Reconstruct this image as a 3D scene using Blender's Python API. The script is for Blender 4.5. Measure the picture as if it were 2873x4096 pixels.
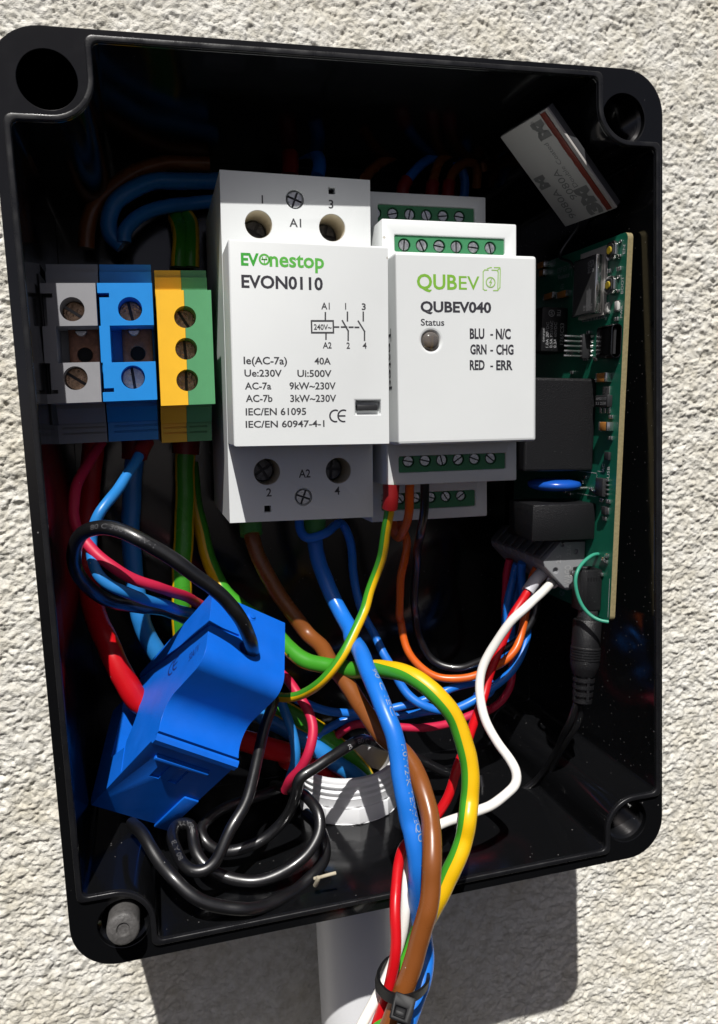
import bpy, bmesh, math, random
import numpy as np
from mathutils import Vector, Matrix

for o in list(bpy.data.objects):
    bpy.data.objects.remove(o)
SC = bpy.context.scene
COL = SC.collection
rnd = random.Random(7)

# ------------------------------------------------------------------ camera, light, exposure
# All lengths below are millimetres in the enclosure's own frame: x right, y up, z out of the
# wall towards the viewer, z = 0 at the rim of the box.  G() turns that into Blender metres.
def G(p):
    return Vector((p[0], -p[2], p[1])) * 0.001

CAM_R = ((0.9662220638832868, -0.04511337687693126, 0.2537315638462855),
         (-0.07340141497935003, -0.9919540885017826, 0.10314707258874048),
         (0.24703674937982592, -0.11828723317145268, -0.9617593123669204))
CAM_C = (26.3394, 123.3512, 179.5773)
cam_data = bpy.data.cameras.new('camera')
cam = bpy.data.objects.new('camera', cam_data)
COL.objects.link(cam)
rx = G(CAM_R[0]) * 1000
uy = -G(CAM_R[1]) * 1000
bz = -G(CAM_R[2]) * 1000
mw = Matrix((rx, uy, bz)).transposed().to_4x4()
mw.translation = G(CAM_C)
cam.matrix_world = mw
cam_data.sensor_fit = 'VERTICAL'
cam_data.sensor_height = 36.0
cam_data.lens = 36.0 * 3152.93 / 4096.0
cam_data.clip_start = 0.005
cam_data.clip_end = 100.0
cam_data.dof.use_dof = True
cam_data.dof.focus_distance = 0.190
cam_data.dof.aperture_fstop = 48.0
SC.camera = cam

SUN_TRAVEL = Vector((0.225, -1.42, -1.0))          # box frame
to_sun = -G(SUN_TRAVEL).normalized()
elev = math.asin(to_sun.z)
world = bpy.data.worlds.new('World')
SC.world = world
world.use_nodes = True
wn = world.node_tree
sky = wn.nodes.new('ShaderNodeTexSky')
sky.sky_type = 'NISHITA'
sky.sun_disc = False
sky.sun_elevation = elev
sky.air_density = 0.12
sky.dust_density = 1.5
sky.sun_rotation = math.atan2(to_sun.x, to_sun.y) % (2 * math.pi)
wn.links.new(sky.outputs[0], wn.nodes['Background'].inputs[0])
wn.nodes['Background'].inputs[1].default_value = 0.072

sun_data = bpy.data.lights.new('sun', 'SUN')
sun_data.energy = 5.0
sun_data.angle = math.radians(0.5)
sun_data.color = (1.0, 0.975, 0.935)
sun = bpy.data.objects.new('sun', sun_data)
COL.objects.link(sun)
sun.rotation_euler = to_sun.to_track_quat('Z', 'Y').to_euler()
sun.location = to_sun * 2.0

SC.view_settings.view_transform = 'Standard'
SC.view_settings.look = 'None'
SC.view_settings.exposure = 0.12
SC.view_settings.gamma = 1.0
SC.view_settings.use_curve_mapping = False
SC.render.engine = 'CYCLES'
SC.cycles.use_denoising = True
SC.cycles.max_bounces = 8

# ------------------------------------------------------------------ materials
def _nodes(name):
    m = bpy.data.materials.new(name)
    m.use_nodes = True
    nt = m.node_tree
    return m, nt, nt.nodes['Principled BSDF']

def mat(name, col, rough=0.5, spec=0.5, metal=0.0, var=0.0, vscale=400.0, bump=0.0, bscale=2500.0,
        dust=0.0, dscale=900.0, coat=0.0, trans=0.0, rvar=0.0, sss=0.0, dustcol=(0.45, 0.43, 0.4)):
    m, nt, b = _nodes(name)
    b.inputs['Base Color'].default_value = (*col, 1)
    b.inputs['Roughness'].default_value = rough
    b.inputs['Metallic'].default_value = metal
    b.inputs['Specular IOR Level'].default_value = spec
    if coat:
        b.inputs['Coat Weight'].default_value = coat
        b.inputs['Coat Roughness'].default_value = 0.09
    if trans:
        b.inputs['Transmission Weight'].default_value = trans
    if sss:
        b.inputs['Subsurface Weight'].default_value = sss
        b.inputs['Subsurface Radius'].default_value = (0.0012, 0.0011, 0.001)
        b.inputs['Subsurface Scale'].default_value = 1.0
    tc = nt.nodes.new('ShaderNodeNewGeometry')
    csock = None
    if var:
        n = nt.nodes.new('ShaderNodeTexNoise')
        n.inputs['Scale'].default_value = vscale
        n.inputs['Detail'].default_value = 5
        nt.links.new(tc.outputs['Position'], n.inputs['Vector'])
        mx = nt.nodes.new('ShaderNodeMix'); mx.data_type = 'RGBA'
        mx.inputs[6].default_value = (*[c * (1 - var) for c in col], 1)
        mx.inputs[7].default_value = (*[min(1, c * (1 + var)) for c in col], 1)
        nt.links.new(n.outputs[0], mx.inputs[0])
        csock = mx.outputs[2]
    if rvar:
        n = nt.nodes.new('ShaderNodeTexNoise')
        n.inputs['Scale'].default_value = vscale * 0.6
        n.inputs['Detail'].default_value = 6
        nt.links.new(tc.outputs['Position'], n.inputs['Vector'])
        mr = nt.nodes.new('ShaderNodeMapRange')
        mr.inputs[1].default_value = 0.3; mr.inputs[2].default_value = 0.7
        mr.inputs[3].default_value = max(0.02, rough - rvar); mr.inputs[4].default_value = min(1, rough + rvar)
        nt.links.new(n.outputs[0], mr.inputs[0])
        nt.links.new(mr.outputs[0], b.inputs['Roughness'])
    if dust:
        v = nt.nodes.new('ShaderNodeTexVoronoi')
        v.inputs['Scale'].default_value = dscale
        v.inputs['Randomness'].default_value = 1.0
        nt.links.new(tc.outputs['Position'], v.inputs['Vector'])
        sep = nt.nodes.new('ShaderNodeSeparateColor')
        nt.links.new(v.outputs['Color'], sep.inputs[0])
        # only some cells carry a speck, of differing size
        siz = nt.nodes.new('ShaderNodeMapRange')
        siz.inputs[1].default_value = 1.0 - dust; siz.inputs[2].default_value = 1.0
        siz.inputs[3].default_value = 0.0; siz.inputs[4].default_value = 0.15
        nt.links.new(sep.outputs[0], siz.inputs[0])
        lt = nt.nodes.new('ShaderNodeMath'); lt.operation = 'LESS_THAN'
        nt.links.new(v.outputs['Distance'], lt.inputs[0]); nt.links.new(siz.outputs[0], lt.inputs[1])
        mx = nt.nodes.new('ShaderNodeMix'); mx.data_type = 'RGBA'
        nt.links.new(lt.outputs[0], mx.inputs[0])
        if csock: nt.links.new(csock, mx.inputs[6])
        else: mx.inputs[6].default_value = (*col, 1)
        mx.inputs[7].default_value = (*dustcol, 1)
        csock = mx.outputs[2]
    if csock:
        nt.links.new(csock, b.inputs['Base Color'])
    if bump:
        n = nt.nodes.new('ShaderNodeTexNoise')
        n.inputs['Scale'].default_value = bscale
        n.inputs['Detail'].default_value = 3
        nt.links.new(tc.outputs['Position'], n.inputs['Vector'])
        bp = nt.nodes.new('ShaderNodeBump')
        bp.inputs['Strength'].default_value = bump
        bp.inputs['Distance'].default_value = 0.0002
        nt.links.new(n.outputs[0], bp.inputs['Height'])
        nt.links.new(bp.outputs[0], b.inputs['Normal'])
    return m

M = {}
M['box'] = mat('black_abs', (0.0042, 0.0044, 0.005), 0.13, 0.55, rvar=0.06, vscale=260, bump=0.04, bscale=1500, dust=0.16, dscale=800, dustcol=(0.16, 0.155, 0.15))
M['rim'] = mat('black_abs_worn', (0.008, 0.0082, 0.0095), 0.33, 0.42, rvar=0.14, vscale=420, bump=0.12, bscale=1800)
M['tie'] = mat('black_nylon', (0.007, 0.007, 0.008), 0.5, 0.25, bump=0.05)
M['dark_steel'] = mat('dark_steel', (0.10, 0.10, 0.105), 0.4, 0.5, metal=0.85, var=0.5, vscale=1500, bump=0.3, rvar=0.15)
M['cable_mark'] = mat('faint_cable_mark', (0.07, 0.07, 0.075), 0.6, 0.3)
M['white'] = mat('white_plastic', (0.68, 0.70, 0.70), 0.45, 0.4, var=0.035, vscale=70, bump=0.05, bscale=5000, rvar=0.12, dust=0.015, dscale=350, dustcol=(0.4, 0.38, 0.34))
M['white_in'] = mat('cream_plastic', (0.58, 0.52, 0.40), 0.5, 0.3)
M['ink'] = mat('dark_ink', (0.035, 0.034, 0.042), 0.6, 0.3)
M['ink_blue'] = mat('faded_grey_ink', (0.055, 0.055, 0.06), 0.6, 0.3)
M['ink_green'] = mat('green_ink', (0.10, 0.42, 0.06), 0.6, 0.3)
M['ink_green_dark'] = mat('deep_green_ink', (0.045, 0.36, 0.04), 0.6, 0.3)
M['ink_lime'] = mat('lime_ink', (0.19, 0.42, 0.04), 0.6, 0.3)
M['ink_lime_thin'] = mat('pale_lime_ink', (0.30, 0.50, 0.14), 0.6, 0.3)
M['wire_print'] = mat('pale_wire_print', (0.26, 0.33, 0.46), 0.6, 0.3)
M['usb'] = mat('dark_plated_shell', (0.10, 0.10, 0.10), 0.14, 0.5, metal=1.0)
M['silk'] = mat('white_silk_ink', (0.62, 0.64, 0.62), 0.6, 0.3)
M['grey_mark'] = mat('grey_mark', (0.30, 0.30, 0.31), 0.6, 0.3)
M['steel'] = mat('zinc_steel', (0.52, 0.53, 0.54), 0.34, 0.5, metal=0.85, var=0.35, vscale=1800, bump=0.25, bscale=4000, rvar=0.15)
M['slot'] = mat('screw_slot', (0.05, 0.05, 0.055), 0.5, 0.5, metal=0.5)
M['copper'] = mat('tarnished_copper', (0.20, 0.095, 0.06), 0.5, 0.5, metal=0.6, var=0.5, vscale=1500, rvar=0.15)
M['brass_screw'] = mat('old_brass', (0.38, 0.25, 0.16), 0.30, 0.5, metal=0.85, var=0.7, vscale=1100, bump=0.9, bscale=1400, rvar=0.15)
M['hole'] = mat('recess_shade', (0.006, 0.006, 0.007), 0.7, 0.2)  # near-black colour standing in for the shade inside holes and slits
M['t_green'] = mat('terminal_green', (0.04, 0.20, 0.085), 0.45, 0.4, var=0.08, vscale=300)
M['grey_block'] = mat('grey_polyamide', (0.27, 0.27, 0.285), 0.5, 0.4, var=0.08, vscale=260, bump=0.05)
M['dark_block'] = mat('dark_polyamide', (0.045, 0.046, 0.05), 0.5, 0.4)
M['blue_block'] = mat('blue_polyamide', (0.012, 0.235, 0.66), 0.42, 0.4, var=0.07, vscale=260, bump=0.04)
M['yellow_block'] = mat('yellow_polyamide', (0.83, 0.46, 0.025), 0.42, 0.4, var=0.06, vscale=260, bump=0.04)
M['green_block'] = mat('green_polyamide', (0.085, 0.29, 0.13), 0.42, 0.4, var=0.08, vscale=260, bump=0.04)
M['ct'] = mat('blue_clamp_plastic', (0.004, 0.115, 0.58), 0.42, 0.32, var=0.12, vscale=220, bump=0.08, bscale=1800, rvar=0.12)
M['ct_mark'] = mat('blue_mark', (0.008, 0.02, 0.16), 0.45, 0.4)
M['w_blue'] = mat('blue_pvc', (0.012, 0.155, 0.60), 0.34, 0.45, var=0.05, vscale=200, bump=0.07, bscale=700, rvar=0.10, dust=0.02, dscale=900)
M['w_lblue'] = mat('sky_blue_pvc', (0.02, 0.19, 0.52), 0.36, 0.45, var=0.05, vscale=200, bump=0.07, bscale=700, rvar=0.10, dust=0.02, dscale=900)
M['w_brown'] = mat('brown_pvc', (0.20, 0.062, 0.014), 0.32, 0.45, var=0.06, vscale=200, bump=0.07, bscale=700, rvar=0.10, dust=0.02, dscale=900)
M['w_red'] = mat('red_pvc', (0.50, 0.005, 0.009), 0.36, 0.32, var=0.05, vscale=200, bump=0.07, bscale=700, rvar=0.10, dust=0.02, dscale=900)
M['w_crimson'] = mat('crimson_silicone', (0.50, 0.014, 0.055), 0.45, 0.4, var=0.06, vscale=200, bump=0.07, bscale=700, rvar=0.10, dust=0.02, dscale=900)
M['w_white'] = mat('white_pvc', (0.76, 0.74, 0.70), 0.42, 0.4, var=0.05, vscale=260, bump=0.03, bscale=1200)
M['w_orange'] = mat('orange_pvc', (0.62, 0.105, 0.010), 0.36, 0.45, var=0.05, vscale=200, bump=0.07, bscale=700, rvar=0.10, dust=0.02, dscale=900)
M['w_black'] = mat('black_pvc', (0.005, 0.005, 0.0058), 0.36, 0.8, coat=0.5, rvar=0.06, vscale=300, bump=0.06, bscale=1500, dust=0.05, dscale=1100, dustcol=(0.2, 0.2, 0.2))
M['w_yellow'] = mat('yellow_pvc', (0.74, 0.44, 0.006), 0.33, 0.45, var=0.04, vscale=200, bump=0.07, bscale=700, rvar=0.10, dust=0.02, dscale=900)
M['w_green'] = mat('green_pvc', (0.045, 0.27, 0.018), 0.33, 0.45, var=0.05, vscale=200, bump=0.07, bscale=700, rvar=0.10, dust=0.02, dscale=900)
M['red_ferrule'] = mat('red_ferrule', (0.19, 0.007, 0.008), 0.4, 0.4)
M['green_ferrule'] = mat('green_ferrule', (0.08, 0.30, 0.07), 0.4, 0.4)
M['grey_ferrule'] = mat('grey_ferrule', (0.52, 0.52, 0.56), 0.4, 0.4)
M['pcb'] = mat('green_solder_mask', (0.008, 0.12, 0.072), 0.33, 0.5, var=0.18, vscale=160, dust=0.07, dscale=1100)
M['fr4'] = mat('fibreglass_edge', (0.24, 0.20, 0.105), 0.6, 0.3, var=0.35, vscale=1400, bump=0.2)
M['part_black'] = mat('textured_black_plastic', (0.008, 0.008, 0.009), 0.40, 0.40, bump=0.7, bscale=3600, dust=0.10, dscale=1500, dustcol=(0.14, 0.14, 0.14))
M['chip'] = mat('chip_epoxy', (0.02, 0.02, 0.022), 0.5, 0.4)
M['shield'] = mat('shield_metal', (0.62, 0.62, 0.60), 0.22, 0.5, metal=1.0, var=0.12, vscale=500)
M['shield_label'] = mat('module_label', (0.075, 0.075, 0.078), 0.38, 0.5, metal=0.3)
M['gold'] = mat('gold_pad', (0.55, 0.36, 0.06), 0.3, 0.5, metal=0.9)
M['tan_cap'] = mat('ceramic_capacitor', (0.42, 0.17, 0.035), 0.45, 0.4, var=0.1)
M['solder'] = mat('solder', (0.70, 0.70, 0.69), 0.25, 0.5, metal=0.95)
M['disc_blue'] = mat('blue_epoxy_disc', (0.008, 0.075, 0.40), 0.25, 0.5)
M['conn_grey'] = mat('grey_connector', (0.22, 0.225, 0.235), 0.5, 0.4, var=0.05)
M['conn_dark'] = mat('dark_grey_lever', (0.075, 0.078, 0.085), 0.5, 0.4)
M['conn_mark'] = mat('connector_relief', (0.30, 0.305, 0.31), 0.5, 0.4)
M['w_teal'] = mat('teal_insulation', (0.035, 0.26, 0.17), 0.4, 0.4)
M['pipe'] = mat('white_pvc_pipe', (0.72, 0.725, 0.74), 0.38, 0.4, var=0.03, vscale=80, dust=0.05, dscale=500, dustcol=(0.2, 0.18, 0.15))
M['nylon'] = mat('grey_nylon', (0.075, 0.072, 0.07), 0.5, 0.4, var=0.5, vscale=1200, bump=0.9, bscale=1500)
M['tape'] = mat('release_paper', (0.50, 0.49, 0.47), 0.55, 0.3, var=0.03, vscale=300)
M['tape_edge'] = mat('red_tape_liner', (0.20, 0.035, 0.022), 0.4, 0.4, var=0.3, vscale=200)
M['tape_film'] = mat('grey_film', (0.42, 0.40, 0.38), 0.35, 0.4)
M['tape_ink'] = mat('grey_tape_print', (0.20, 0.20, 0.195), 0.6, 0.3)
M['rail'] = mat('galvanised_rail', (0.35, 0.35, 0.36), 0.4, 0.5, metal=0.8)
M['twig'] = mat('dry_straw', (0.40, 0.36, 0.27), 0.8, 0.2, var=0.3)
M['clear'] = mat('clear_lens', (0.30, 0.27, 0.25), 0.08, 0.5, trans=0.65)
M['yellow_btn'] = mat('yellow_button', (0.33, 0.24, 0.02), 0.35, 0.4)

def stucco():
    m, nt, b = _nodes('stucco_render')
    g = nt.nodes.new('ShaderNodeNewGeometry')
    def noise(s, d):
        n = nt.nodes.new('ShaderNodeTexNoise'); n.inputs['Scale'].default_value = s; n.inputs['Detail'].default_value = d
        nt.links.new(g.outputs['Position'], n.inputs['Vector']); return n.outputs[0]
    r = nt.nodes.new('ShaderNodeValToRGB')
    e = r.color_ramp.elements
    e[0].position = 0.30; e[0].color = (0.53, 0.51, 0.45, 1)
    e[1].position = 0.62; e[1].color = (0.69, 0.675, 0.625, 1)
    nt.links.new(noise(330, 7), r.inputs[0])
    # patches of weathering with a shape of their own
    r2 = nt.nodes.new('ShaderNodeValToRGB')
    r2.color_ramp.elements[0].position = 0.34; r2.color_ramp.elements[0].color = (0.93, 0.905, 0.85, 1)
    r2.color_ramp.elements[1].position = 0.55; r2.color_ramp.elements[1].color = (1, 1, 1, 1)
    nt.links.new(noise(28, 5), r2.inputs[0])
    mx = nt.nodes.new('ShaderNodeMix'); mx.data_type = 'RGBA'; mx.blend_type = 'MULTIPLY'
    mx.inputs[0].default_value = 1.0
    nt.links.new(r.outputs[0], mx.inputs[6]); nt.links.new(r2.outputs[0], mx.inputs[7])
    nt.links.new(mx.outputs[2], b.inputs['Base Color'])
    b.inputs['Roughness'].default_value = 0.9
    b.inputs['Specular IOR Level'].default_value = 0.15
    bp = nt.nodes.new('ShaderNodeBump'); bp.inputs['Strength'].default_value = 0.8; bp.inputs['Distance'].default_value = 0.0005
    nt.links.new(noise(2200, 6), bp.inputs['Height'])
    nt.links.new(bp.outputs[0], b.inputs['Normal'])
    return m
M['stucco'] = stucco()

# ------------------------------------------------------------------ object helpers
SWAP = Matrix(((0.001, 0, 0, 0), (0, 0, -0.001, 0), (0, 0.001, 0, 0), (0, 0, 0, 1)))   # box mm -> metres

def origin_of(o):
    p = Vector((0, 0, 0))
    while o is not None:
        p += o.location
        o = o.parent
    return p

def tag(o, label, cat, group=None, kind=None):
    if label: o['label'] = label
    if cat: o['category'] = cat
    if group: o['group'] = group
    if kind: o['kind'] = kind
    return o

def thing(name, at, label, cat, group=None):
    o = bpy.data.objects.new(name, None)
    o.empty_display_size = 0.005
    COL.objects.link(o)
    o.location = G(at)
    return tag(o, label, cat, group)

class MB:
    """Collects shapes in box millimetres (through an optional local matrix) into one mesh."""
    def __init__(s, X=None):
        s.v = []; s.f = []; s.m = []; s.X = X or Matrix()
    def add(s, vs, fs, mi=0, X=None):
        T = s.X @ X if X is not None else s.X
        o = len(s.v)
        s.v += [T @ Vector(p) for p in vs]
        for k, f in enumerate(fs):
            s.f.append(tuple(i + o for i in f)); s.m.append(mi[k] if isinstance(mi, list) else mi)
        return s
    def box(s, x0, x1, y0, y1, z0, z1, mi=0, X=None):
        vs = [(x, y, z) for z in (z0, z1) for y in (y0, y1) for x in (x0, x1)]
        return s.add(vs, [(0, 2, 3, 1), (4, 5, 7, 6), (0, 1, 5, 4), (2, 6, 7, 3), (0, 4, 6, 2), (1, 3, 7, 5)], mi, X)
    def prism(s, poly, z0, z1, mi=0, X=None):
        n = len(poly)
        a = sum(poly[i][0] * poly[(i + 1) % n][1] - poly[(i + 1) % n][0] * poly[i][1] for i in range(n))
        if a < 0: poly = poly[::-1]
        vs = [(p[0], p[1], z0) for p in poly] + [(p[0], p[1], z1) for p in poly]
        fs = [tuple(range(n - 1, -1, -1)), tuple(range(n, 2 * n))]
        fs += [(i, (i + 1) % n, n + (i + 1) % n, n + i) for i in range(n)]
        return s.add(vs, fs, mi, X)
    def lathe(s, prof, n=32, mi=0, X=None, closed=False):
        """prof: (radius, z) pairs turned about local z."""
        vs = []; fs = []; k = len(prof)
        for i in range(n):
            a = 2 * math.pi * i / n
            vs += [(r * math.cos(a), r * math.sin(a), z) for r, z in prof]
        for i in range(n):
            j = (i + 1) % n
            for q in range(k if closed else k - 1):
                w = (q + 1) % k
                fs.append((i * k + q, j * k + q, j * k + w, i * k + w))
        if not closed:
            fs.append(tuple(i * k for i in range(n))[::-1]); fs.append(tuple(i * k + k - 1 for i in range(n)))
        return s.add(vs, fs, mi, X)
    def cyl(s, x, y, z0, z1, r, n=32, mi=0, X=None):
        T = Matrix.Translation((x, y, 0))
        return s.lathe([(r, z0), (r, z1)], n, mi, (X @ T) if X is not None else T)
    def mesh(s, name='tmp'):
        me = bpy.data.meshes.new(name)
        me.from_pydata([tuple(v) for v in s.v], [], s.f)
        me.polygons.foreach_set('material_index', s.m)
        bm = bmesh.new(); bm.from_mesh(me)
        bmesh.ops.recalc_face_normals(bm, faces=bm.faces)
        bm.to_mesh(me); bm.free()
        return me
    def build(s, name, mats, parent=None, bevel=0.0, cuts=(), smooth=30.0, segs=2, bang=40.0, at=None, label=None):
        me = s.mesh(name)
        if not isinstance(mats, (list, tuple)): mats = [mats]
        for m in mats: me.materials.append(m)
        if cuts or bevel:
            tmp = bpy.data.objects.new('tmp', me); COL.objects.link(tmp)
            cs = []
            for c in cuts:
                cm = c.mesh('cut')
                for m in mats: cm.materials.append(m)
                co = bpy.data.objects.new('cut', cm); COL.objects.link(co); cs.append(co)
                md = tmp.modifiers.new('b', 'BOOLEAN'); md.operation = 'DIFFERENCE'; md.object = co; md.solver = 'EXACT'
            if bevel:
                md = tmp.modifiers.new('v', 'BEVEL'); md.width = bevel; md.segments = segs
                md.limit_method = 'ANGLE'; md.angle_limit = math.radians(bang); md.use_clamp_overlap = True
            dg = bpy.context.evaluated_depsgraph_get(); dg.update()
            new = bpy.data.meshes.new_from_object(tmp.evaluated_get(dg))
            new.name = name
            for o in [tmp] + cs:
                d = o.data; bpy.data.objects.remove(o)
                if d.users == 0: bpy.data.meshes.remove(d)
            me = new
        return finish(name, me, parent, smooth, at, label)

def finish(name, me, parent, smooth=30.0, at=None, label=None):
    """Box millimetres -> metres, relative to the parent's place in the world."""
    me.transform(SWAP)
    o = bpy.data.objects.new(name, me); COL.objects.link(o)
    base = origin_of(parent) if parent else Vector((0, 0, 0))
    if parent is None and at is None:
        xs = [v.co for v in me.vertices]
        at_w = sum(xs, Vector()) / max(1, len(xs))
    else:
        at_w = G(at) if at is not None else base
    me.transform(Matrix.Translation(-at_w))
    o.location = at_w - base
    if parent: o.parent = parent
    if smooth:
        bm = bmesh.new(); bm.from_mesh(me)
        lim = math.radians(smooth)
        for f in bm.faces: f.smooth = True
        for e in bm.edges:
            if len(e.link_faces) != 2 or e.calc_face_angle(4) > lim: e.smooth = False
        bm.to_mesh(me); bm.free()
    if label: o['label'] = label
    return o

def frame(origin, ex, ey, ez):
    m = Matrix((Vector(ex), Vector(ey), Vector(ez))).transposed().to_4x4()
    m.translation = Vector(origin)
    return m

def dup(o, loc, parent):
    """A linked copy at a world place (metres) with copies of its sub-parts."""
    c = o.copy(); COL.objects.link(c)
    c.parent = parent
    c.location = loc - (origin_of(parent) if parent else Vector((0, 0, 0)))
    for ch in o.children:
        d = ch.copy(); COL.objects.link(d); d.parent = c
    return c

# ------------------------------------------------------------------ lettering
def _glyphs(body, bold):
    cu = bpy.data.curves.new('t', 'FONT')
    cu.body = body; cu.size = 1.0; cu.offset = bold; cu.resolution_u = 3
    ob = bpy.data.objects.new('t', cu); COL.objects.link(ob)
    dg = bpy.context.evaluated_depsgraph_get(); dg.update()
    me = bpy.data.meshes.new_from_object(ob.evaluated_get(dg))
    bpy.data.objects.remove(ob); bpy.data.curves.remove(cu)
    vs = [tuple(v.co) for v in me.vertices]; fs = [tuple(p.vertices) for p in me.polygons]
    bpy.data.meshes.remove(me)
    return vs, fs
CAPH = max(v[1] for v in _glyphs('H', 0)[0])

def glyph_shape(body, x, y, h, w=None, bold=0.0):
    """Flat lettering: baseline-left at (x, y), capital height h, total width w."""
    vs, fs = _glyphs(body, bold)
    x0 = min(v[0] for v in vs); x1 = max(v[0] for v in vs)
    sy = h / CAPH
    sx = (w / (x1 - x0)) if w else sy
    return [(x + (v[0] - x0) * sx, y + v[1] * sy, 0.0) for v in vs], fs

def lettering(mb, body, x, y, h, w=None, z=0.0, bold=0.0, mi=0, X=None):
    vs, fs = glyph_shape(body, x, y, h, w, bold)
    T = Matrix.Translation((0, 0, z))
    return mb.add(vs, fs, mi, (X @ T) if X is not None else T)

def stroke(mb, pts, w, z=0.0, mi=0, closed=False):
    """A flat drawn line of width w through 2-D points."""
    n = len(pts)
    for i in range(n if closed else n - 1):
        a = Vector(pts[i]); b = Vector(pts[(i + 1) % n])
        d = (b - a).normalized(); q = Vector((-d.y, d.x)) * w / 2; e = d * w / 2
        p = [a - e - q, b + e - q, b + e + q, a - e + q]
        mb.add([(t.x, t.y, z + 0.0004 * i) for t in p], [(0, 1, 2, 3)], mi)
    return mb

# ------------------------------------------------------------------ wires
def spline(pts, step=0.7):
    P = [Vector(p) for p in pts]
    P = [P[0] * 2 - P[1]] + P + [P[-1] * 2 - P[-2]]
    out = []
    for i in range(1, len(P) - 2):
        p0, p1, p2, p3 = P[i - 1:i + 3]
        t0 = 0.0; t1 = t0 + max(1e-4, (p1 - p0).length) ** 0.5; t2 = t1 + max(1e-4, (p2 - p1).length) ** 0.5; t3 = t2 + max(1e-4, (p3 - p2).length) ** 0.5
        n = max(2, int((p2 - p1).length / step))
        for k in range(n):
            t = t1 + (t2 - t1) * k / n
            a1 = p0 * ((t1 - t) / (t1 - t0)) + p1 * ((t - t0) / (t1 - t0))
            a2 = p1 * ((t2 - t) / (t2 - t1)) + p2 * ((t - t1) / (t2 - t1))
            a3 = p2 * ((t3 - t) / (t3 - t2)) + p3 * ((t - t2) / (t3 - t2))
            b1 = a1 * ((t2 - t) / (t2 - t0)) + a2 * ((t - t0) / (t2 - t0))
            b2 = a2 * ((t3 - t) / (t3 - t1)) + a3 * ((t - t1) / (t3 - t1))
            out.append(b1 * ((t2 - t) / (t2 - t1)) + b2 * ((t - t1) / (t2 - t1)))
    out.append(P[-2])
    ph = [rnd.uniform(0, 6.28) for _ in range(6)]
    for i, p in enumerate(out):                 # hand-bent wire is never a perfect curve
        s = i * step; e = min(1.0, i / 8, (len(out) - 1 - i) / 8) * 0.16
        out[i] = p + Vector((math.sin(s / 5.1 + ph[0]) + 0.6 * math.sin(s / 2.3 + ph[1]), math.sin(s / 4.3 + ph[2]) + 0.6 * math.sin(s / 2.0 + ph[3]), math.sin(s / 6.0 + ph[4]))) * e
    for _ in range(3):                       # ease small kinks
        q = out[:]
        for i in range(1, len(out) - 1): q[i] = out[i] * 0.5 + (out[i - 1] + out[i + 1]) * 0.25
        out = q
    return out

def frames(path):
    """Tangent, outward normal (the side of the opening) and binormal along a path."""
    F = []
    ref = Vector((-0.15, 0.1, 1.0))
    for i, p in enumerate(path):
        t = (path[min(i + 1, len(path) - 1)] - path[max(i - 1, 0)]).normalized()
        r = Vector(CAM_C) - p
        n = r - t * r.dot(t)
        if n.length < 1e-3: n = ref - t * ref.dot(t)
        n.normalize()
        F.append((p, t, n, t.cross(n)))
    # keep the frame from flipping
    for i in range(1, len(F)):
        if F[i][2].dot(F[i - 1][2]) < 0:
            p, t, n, b = F[i]; F[i] = (p, t, -n, -b)
    return F

def interp(keys, u):
    if not isinstance(keys, (list, tuple)): return keys
    for (a, va), (b, vb) in zip(keys, keys[1:]):
        if u <= b: return va + (vb - va) * max(0, (u - a)) / (b - a)
    return keys[-1][1]

def tube(mb, path, r, n=20, phase=0.0, faces=None, cap=True, flat=1.0):
    F = frames(path); vs = []; fs = []; ms = []; L = len(F)
    for i, (p, t, nn, b) in enumerate(F):
        u = i / (L - 1); ph = math.radians(interp(phase, u)); rr = interp(r, u) * (1 + 0.012 * math.sin(i * 0.31) + 0.008 * math.sin(i * 0.83 + 1))
        for j in range(n):
            a = ph + 2 * math.pi * (j - 0.5) / n
            vs.append(p + nn * math.cos(a) * rr * flat + b * math.sin(a) * rr)
    for i in range(L - 1):
        for j in range(n):
            k = (j + 1) % n
            fs.append((i * n + j, i * n + k, (i + 1) * n + k, (i + 1) * n + j))
            ms.append(faces[j] if faces else 0)
    if cap:
        fs.append(tuple(range(n))[::-1]); ms.append(0)
        fs.append(tuple(range((L - 1) * n, L * n))); ms.append(0)
    return mb.add(vs, fs, ms)

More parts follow.
